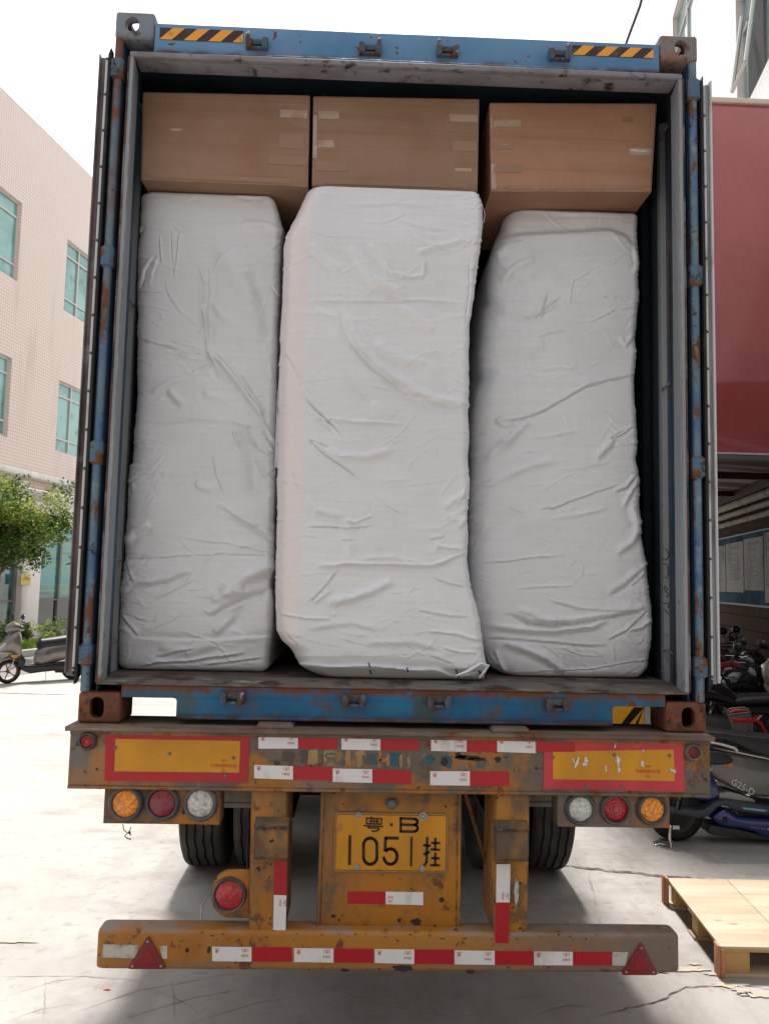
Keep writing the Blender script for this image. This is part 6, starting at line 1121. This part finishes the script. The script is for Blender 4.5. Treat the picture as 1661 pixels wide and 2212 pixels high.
eprism('battery_box', [(920, 1420), (1000, 1425), (1300, 1470), (1661, 1560), (2350, 1600), (2350, 1690), (1661, 1615), (1150, 1560), (980, 1550), (915, 1535)], .2, M_dgrey, .04, .01)
eprism('deck_lining', [(1050, 1010), (1180, 985), (1300, 1010), (1500, 1080), (1540, 1125), (1300, 1100), (1120, 1080), (1050, 1070)], .2, mat('pale_seat_base', (.35, .35, .33), .5), .05, .006)
eprism('deck_lamp', [(1290, 1155), (1340, 1160), (1600, 1190), (1620, 1203), (1560, 1210), (1320, 1182)], .004, mat('pale_blue_deck_light', (.18, .42, .55), .3), -.014, .001)
s = MB(); ang_ = -math.atan2(980 - 850, 1460 - 1200); x, z = r2_(1330, 912); s.text('G25-D', face_y(x, YE + .0165, z, ang_), width=.185, size=.07); s.build('lettering', M_refwhite, eb)
s = MB()
for k in range(14): x, z = r2_(1430 + 14 * k, 1422 + 2 * k, YE); s.box(x - .0012, x + .0012, YE - .002, YE + .0, z - .0018, z + .0018)
x, z = r2_(1648, 1448); s.prism([(x + (.009 if k % 2 == 0 else .004) * math.cos(math.pi / 2 + k * math.pi / 5), z + (.009 if k % 2 == 0 else .004) * math.sin(math.pi / 2 + k * math.pi / 5)) for k in range(10)], YE - .002, YE, 'y'); s.build('dot_print', M_refwhite, eb)
x, z = r2_(1088, 1322); MB().lathe([(.024, .0), (.022, -.004), (.010, -.001), (.0004, -.006)], (x, YE + .0, z), 'y', 20).build('pivot_cap', M_blk, eb)
xw, zw = PY(*R2(440, 1390), YE + .12)[0], .205
t = MB().lathe([(.14, -.045), (.17, -.052), (.198, -.035), (.205, 0), (.198, .035), (.17, .052), (.14, .045)], (xw, YE + .12, zw), 'y', 48); wv = t.build('wheel', M_tyr2, eb)
MB().lathe([(.14, -.04), (.11, -.03), (.06, -.045), (.0004, -.045)], (xw, YE + .12, zw), 'y', 30).build('rim', M_blk, wv)
t = MB().lathe([(.14, -.045), (.17, -.052), (.198, -.035), (.205, 0), (.198, .035), (.17, .052), (.14, .045)], (xw + 1.32, YE + .12, zw), 'y', 48); wv = t.build('wheel', M_tyr2, eb)
MB().lathe([(.14, -.04), (.11, -.03), (.06, -.045), (.0004, -.045)], (xw + 1.32, YE + .12, zw), 'y', 30).build('rim', M_blk, wv)
s = MB(); H = [PY(*R2(470, 1180), YE - .01), PY(*R2(510, 1030), YE + .02)]; a, b = Vector(H[0]), Vector(H[1]); s.tube([a, b], .012, 8)
for k in range(9): c_ = a.lerp(b, k / 8.5); s.lathe([(.014, -.004), (.022, 0), (.014, .004)], c_, 'z', 14)
s.build('shock_absorber', M_blk, eb)
s = MB(); S = [PY(*R2(a, b), YE - .03 + c) for a, b, c in ((380, 1390, 0), (372, 1480, 0), (372, 1560, -.01), (385, 1640, -.02), (400, 1770, -.03), (395, 1782, -.03), (330, 1778, -.03))]; s.tube([tuple(v) for v in S], [.010, .010, .010, .009, .007, .007, .006], 8)
S = [PY(*R2(a, b), YE - .02) for a, b in ((345, 1700), (300, 1680), (200, 1668), (190, 1645), (230, 1635), (310, 1645), (350, 1660))]; s.tube([tuple(v) for v in S], .008, 8); x, z = r2_(440, 1420, YE - .02); s.box(x - .022, x + .028, YE - .03, YE - .022, z - .012, z + .014); s.build('kickstand', M_chrome, eb)
s = MB(); q = PY(*R2(890, 650), YE + .0); s.box(q[0] - .012, q[0] + .012, q[1] - .012, q[1], q[2] - .02, q[2] + .004); s.tube([(q[0] - .006, q[1] - .005, q[2]), (q[0] - .006, q[1] - .005, q[2] + .022), (q[0] + .006, q[1] - .005, q[2] + .022), (q[0] + .006, q[1] - .005, q[2])], .003, 5); s.build('padlock', M_bolt, eb)
xh = xw + 1.2
MB().tube([(xw + 1.32, YE + .05, .21), (xw + 1.28, YE + .05, .5), (xh, YE + .12, .98)], .02, 8).build('fork', M_chrome, eb)
MB().prism([(xh - .12, .40), (xh + .02, .38), (xh + .06, .80), (xh + .02, .92), (xh - .05, .9), (xh - .08, .6)], YE - .06, YE + .30, 'y').build('front_shield', M_bl, eb, bevel=.03)
MB().tube([(xh - .06, YE - .2, 1.0), (xh, YE, 1.02), (xh, YE + .24, 1.02), (xh - .06, YE + .44, 1.0)], .015, 8).build('handlebar', M_blk, eb)
# ------------------------------------------------------------------ right-hand buildings
kR = .20; RO = (6.0, 8.0)
def WR(yy, off=0.0): return RO[0] + kR * (yy - RO[1]) - off
M_tileR = tile_mat('brown_pink_tiles', (.13, .082, .062), (.15, .095, .072), (.03, .02, .015), .06, .235, .012, .9, 0, stains=[((.07, .045, .035), 1.2, .5, .75, (1, 1, .4), .7)], spec=.06)
M_tileW = tile_mat('cream_tiles', (.84, .82, .80), (.86, .84, .82), (.74, .68, .65), .1, .1, .006, .3, 0, stains=[])
rbd = root('factory_building', (RO[0] + 3, 12, 0), 'tall cream tiled factory building with an open window at the upper right', 'building')
wR = []
for (a, b) in ((8.0 - 4.9 * 0, 10.2), (13.4, 15.8), (18.6, 21.0), (23.8, 26.2), (2.6, 4.9)):
    for (c, d) in ((10.2, 12.55), (14.1, 16.5)): wR.append((a, b, c, d))
s = MB(); wall_holes(s, -1, 40, 4.4, 22, wR, WR, .16)
s.add([(WR(-1), -1, 22), (WR(40), 40, 22), (WR(40) + 12, 40, 22), (WR(-1) + 12, -1, 22)], [(3, 2, 1, 0)]); s.add([(WR(-1), -1, 0), (WR(-1) + 12, -1, 0), (WR(-1) + 12, -1, 22), (WR(-1), -1, 22)], [(0, 1, 2, 3)]); s.build('upper_wall', M_tileW, rbd)
s = MB(); wall_holes(s, -1, 40, 0, 4.4, [], WR, .16); s.build('lower_wall', M_tileR, rbd)
M_glassb = mat('pale_blue_window_glass', (.28, .42, .44), .08, spec=.9, coat=.5, layers=[L((.50, .62, .62), .8, .45, .6)])
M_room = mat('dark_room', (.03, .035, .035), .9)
for i, (a, b, c, d) in enumerate(wR):
    f = window(rbd, WR, 1, a, b, c, d, .12, mulls=(.5,), trans=(.22, .72) if i % 2 else (.72,), mg=M_glassb)
    if i == 0:                                # the open casement: a dark sheet painted as the unlit gap beside a sash swung out
        g = MB(); g.add([(WR(8.9) + .10, 8.95, 10.3), (WR(9.6) + .10, 9.75, 10.3), (WR(9.6) + .10, 9.75, 11.85), (WR(8.9) + .10, 8.95, 11.85)], [(3, 2, 1, 0)]); g.build('unlit_gap_sheet', M_room, f)
        s = MB(); s.tube([(WR(9.75) - .02, 9.75, 11.9), (WR(9.75) - .22, 9.75, 10.5)], .035, 6).tube([(WR(8.95) - .02, 8.95, 11.9), (WR(8.95) - .22, 8.95, 10.5)], .035, 6).tube([(WR(9.75) - .22, 9.75, 10.5), (WR(8.95) - .22, 8.95, 10.5)], .035, 6); s.build('open_sash', M_frame, f)
for (z, r_) in ((3.33, .065), (3.17, .048), (3.02, .045)):
    s = MB().tube([(WR(4, .10), 4, z), (WR(20, .10), 20, z)], r_, 14); yy = 5.3 + z % .7
    while yy < 20: s.tube([(WR(yy, .10), yy, z), (WR(yy + .05, .10), yy + .05, z)], r_ + .007, 14); yy += 1.35
    tag(s.build('wall_pipe', mat('dusty_white_pipe', (.42, .39, .35), .8, spec=.15, layers=[L((.28, .25, .22), 3, .5, .7)])), {3.33: 'thickest and highest of the dusty white pipes along the tiled wall', 3.17: 'middle white pipe running along the tiled wall', 3.02: 'lowest white pipe, just above the notice boards'}[z], 'pipe', 'white pipes along the tiled wall')
# notice board with sheets
nb = root('notice_board', (WR(10.5, .04), 10.5, 1.6), 'long blue notice board with paper posters on the tiled wall behind the motorbikes', 'notice board')
def wq(s, a, b, z0, z1, o0, o1, mi=0):
    s.hexa([(WR(a, o1), a, z0), (WR(a, o0), a, z0), (WR(b, o0), b, z0), (WR(b, o1), b, z0)], [(WR(a, o1), a, z1), (WR(a, o0), a, z1), (WR(b, o0), b, z1), (WR(b, o1), b, z1)], mi); return s
wq(MB(), 5.2, 14.5, 1.61, 2.78, .0, .035).build('board', mat('faded_blue_board', (.03, .07, .11), .9, spec=.08, layers=[L((.05, .12, .20), 1, .45, .55)]), nb)
wq(wq(MB(), 5.2, 14.5, 1.575, 1.609, .0, .05), 5.2, 14.5, 2.781, 2.81, .0, .05).build('board_rim', M_dgrey, nb)
M_paper = mat('dusty_paper', (.48, .47, .46), .9, spec=.05, layers=[L((.20, .18, .165), 2, .5, .72, st=(1, 1, .5))]); M_tx = mat('grey_print', (.10, .10, .11), .6)
rp = random.Random(6)
for (a, b, z0, z1) in ((12.1, 13.2, 1.78, 2.66), (11.35, 12.05, 1.80, 2.66), (10.2, 11.3, 1.80, 2.68), (9.1, 10.15, 1.84, 2.70), (8.62, 9.05, 1.66, 2.74), (7.2, 8.6, 1.75, 2.72), (5.6, 7.1, 1.75, 2.72)):
    po = wq(MB(), a, b, z0, z1, .0355, .040).build('poster', M_paper, nb); s = MB(); H = z1 - z0; Wd = b - a
    rows = [(.93, .05, .2, .8), (.88, .02, .25, .8), (.78, .04, .25, .7)] + [(.68 - .035 * k, .012, .12, rp.uniform(.4, .88)) for k in range(13)]
    for (t, h, u0, u1) in rows: wq(s, b - Wd * u1, b - Wd * u0, z0 + H * (t - h), z0 + H * t, .0401, .0412)
    s.build('poster_print', M_tx, po)
    if a == 7.2: wq(MB(), 7.5, 8.5, 2.36, 2.5, .0401, .042).build('poster_heading', mat('blue_heading', (.03, .07, .28), .5), po); wq(MB(), 7.6, 8.4, 2.58, 2.66, .0401, .042).build('poster_heading', mat('faded_red_heading', (.4, .10, .08), .5), po)
# shelter: red fascia and striped roof
sh = root('motorbike_shelter', (5, 9, 0), 'dark red shelter with a tall glossy fascia and striped roof at the right', 'shelter')
M_fas = mat('glossy_dark_red_fascia', (.37, .085, .085), .12, layers=[L((.31, .06, .06), .8, .4, .7)], coat=.9, bump=[(1.0, .12, .02)])
def pf(px, py, Y=6.0): return PY(px, py, Y)
zf1 = pf(1600, 214)[2]; zf0 = pf(1600, 978)[2]; YFa = 6.0
MB().box(1.80, 5.60, YFa, YFa + .10, zf0, zf1 - .07).build('fascia', M_fas, sh, bevel=.006)
MB().box(1.78, 5.60, YFa - .03, YFa + .14, zf1 - .069, zf1).build('coping', mat('cream_coping', (.62, .52, .42), .5), sh, bevel=.01)
MB().box(1.80, 5.60, YFa - .012, YFa + .12, zf0 - .022, zf0 - .001).build('bright_trim', M_strip, sh)
MB().box(1.80, 5.60, YFa - .0, YFa + .12, zf0 - .085, zf0 - .023).build('lower_rail', mat('grey_rail', (.17, .165, .17), .4, .3), sh, bevel=.004)
M_rr = mat('dark_red_roof_sheet', (.10, .02, .02), .5); M_rw = mat('grey_white_roof_sheet', (.34, .33, .31), .5)
s = MB(); ns = 16
for k in range(ns):
    y0_ = YFa + .15 + k * .55; y1_ = y0_ + .55; zr = lambda yy: zf0 + .12
    s.add([(1.85, y0_, zf0 + .28), (WR(y0_), y0_, zf0 + .10), (WR(y1_), y1_, zf0 + .10), (1.85, y1_, zf0 + .28)], [(0, 1, 2, 3)], k % 2); s.add([(1.85, y0_, zf0 + .30), (WR(y0_), y0_, zf0 + .12), (WR(y1_), y1_, zf0 + .12), (1.85, y1_, zf0 + .30)], [(3, 2, 1, 0)], k % 2)
s.build('striped_roof', [M_rr, M_rw], sh)
s = MB(); wq(s, 6.1, 14.8, zf0 - .06, zf0 + .095, .0, .12); s.box(3.9, 3.98, 6.15, 14.8, zf0 + .05, zf0 + .27)
for yy in (8.2, 10.4, 12.6, 14.7): s.box(1.9, 3.895, yy, yy + .08, zf0 + .03, zf0 + .17); s.box(3.985, WR(yy) - .13, yy, yy + .08, zf0 + .0, zf0 + .095)
s.build('roof_beam', mat('dark_oxide_beam', (.05, .014, .012), .6), sh)
s = MB()
for yy in (6.25, 14.6): s.box(3.9, 3.975, yy, yy + .075, 0, zf0 + .049)
s.build('post', M_rr, sh)
s = MB().tube([PP(1388, 0, WR(16), 16, kR), PP(1354, 90, WR(16), 16, kR)], .03, 6) if False else MB().tube([tuple(PY(1392, -30, 14)), tuple(PY(1382, 12, 14.2)), tuple(PY(1353, 90, 15)), tuple(PY(1300, 260, 16.5))], .032, 8)
tag(s.build('overhead_cable', M_dgrey), 'dark overhead cable dropping behind the top right of the container', 'cable')
# building across the yard, behind the camera (mirrored in the red fascia)
ob = root('opposite_building', (0, -18, 0), 'plain tiled building across the yard behind the photographer', 'building')
M_ow = mat('beige_wall_across', (.34, .29, .25), .6, layers=[L((.26, .22, .19), 1.5, .45, .7)])
MB().box(-30, 30, -24, -16.2, 0, 9.6).box(-30.2, 30.2, -24.2, -16.0, 9.6, 10.0).build('wall', M_ow, ob)
for k in range(-6, 7):
    for z in (1.0, 4.2, 7.0):
        f = MB().box(k * 4.2 - 1.1, k * 4.2 + 1.1, -16.2, -16.15, z, z + 1.7).box(k * 4.2 - 1.2, k * 4.2 + 1.2, -16.2, -16.08, z - .1, z - .001).build('window', M_frame, ob); MB().box(k * 4.2 - 1.02, k * 4.2 - .04, -16.149, -16.14, z + .08, z + 1.62).box(k * 4.2 + .04, k * 4.2 + 1.02, -16.149, -16.14, z + .08, z + 1.62).build('pane', M_glassd, f)
# hazard striped barrier seen through the right fork pocket
hz = root('hazard_barrier', (2.4, 4.3, 0), 'yellow and black striped barrier glimpsed through the right slot of the container sill', 'barrier')
Yh = 4.3; a, b = PY(1316, 1530, Yh), PY(1391, 1590, Yh); MB().box(a[0] - .3, b[0], Yh, Yh + .12, .05, 1.0 if False else a[2] + .02).build('board', M_or if False else mat('yellow_barrier_paint', (.85, .42, .02), .4), hz, bevel=.004)
s = MB()
for k in range(-2, 4):
    lo, hi = .06, a[2] + .015; x = a[0] + .09 + .40 * k - (hi - .14 - lo); P = [(x, lo), (x + .12, lo), (x + .12 + (hi - lo), hi), (x + (hi - lo), hi)]
    P = [(min(max(u, a[0] - .3), b[0]), v) for u, v in P]
    if len({round(u, 4) for u, v in P}) > 2: s.prism(P, Yh - .004, Yh - .0005, 'y')
s.build('black_stripe', M_ink, hz); MB().box(b[0] + .003, b[0] + .06, Yh, Yh + .06, 0, a[2] + .06).box(a[0] - .36, a[0] - .303, Yh, Yh + .06, 0, a[2] + .06).build('post', M_strip, hz)
# ------------------------------------------------------------------ pallet
pa = root('wooden_pallet', (2.1, 1.2, 0), 'new pale wooden pallet with a plywood top on the ground at the right', 'pallet')
M_ply = mat('pale_plywood', (.50, .41, .30), .6, layers=[L((.40, .31, .21), 2.4, .4, .62, st=(.35, 4, 1)), L((.30, .19, .10), 11, .63, .69, st=(.35, 1, 1)), L((.22, .16, .10), 40, .68, .71), L((.50, .36, .22), 1.2, .55, .6)], bump=[(14, .15, .002, (.3, 4, 1))]); M_wood = mat('pallet_block_wood', (.46, .27, .10), .7, layers=[L((.36, .20, .08), 8, .45, .65)], bump=[(60, .4, .003)]); M_wed = mat('reddish_edge_wood', (.42, .19, .10), .7, layers=[L((.3, .12, .06), 6, .5, .65, st=(1, 1, .3))])
q0 = PZ(1440, 1896, .145); q1 = PZ(1555, 2044, .145); ex = np.array([1.0, .0, 0]); ev = q0 - q1; LN = np.hypot(ev[0], ev[1]); ev /= LN; ex = np.array([ev[1], -ev[0], 0]); 
if ex[0] < 0: ex = -ex
# far edge runs straight across, near edge too
def pp(u, v, z): p = q1 + np.array([1, -.03, 0]) * u + ev * v; return (p[0], p[1], z)
def pbox(s, u0, u1, v0, v1, z0, z1, mi=0): s.hexa([pp(u0, v0, z0), pp(u1, v0, z0), pp(u1, v1, z0), pp(u0, v1, z0)], [pp(u0, v0, z1), pp(u1, v0, z1), pp(u1, v1, z1), pp(u0, v1, z1)], mi)
PWD = 1.15
for i, (u0, u1, v0, v1) in enumerate(((0, .352, 0, LN), (.355, PWD, 0, LN * .40), (.355, PWD, LN * .403, LN * .74), (.355, PWD, LN * .743, LN))): s = MB(); pbox(s, u0, u1, v0, v1, .133, .145); s.build('top_sheet', M_ply, pa, bevel=.001)
s = MB()
for v in (.0, LN / 2 - .05, LN - .1): pbox(s, .0, PWD, v + .004, v + .10, .118, .1325)
s.build('stringer_board', M_wood, pa)
for u in (.02, PWD / 2 - .06, PWD - .14):
    for v in (.01, LN / 2 - .045, LN - .10): s = MB(); pbox(s, u, u + .125, v, v + .09, .017, .1175); s.build('block', M_wood, pa, bevel=.001)
for v in (.0, LN / 2 - .05, LN - .1): s = MB(); pbox(s, .0, PWD, v + .002, v + .10, .0, .0165); s.build('bottom_board', M_ply, pa, bevel=.001)
s = MB(); pbox(s, -.014, .0, -.004, .05, .0, .147); pbox(s, .001, .018, -.01, .012, .0, .132); s.build('side_batten', M_wed, pa, bevel=.001)
s = MB(); pbox(s, -.016, -.001, LN - .04, LN + .01, .0, .155); pbox(s, -.028, -.017, LN - .02, LN + .02, .0, .160); s.build('side_batten', M_wed, pa, bevel=.001)
for o in bpy.data.objects:
    if '_w' in o: del o['_w']
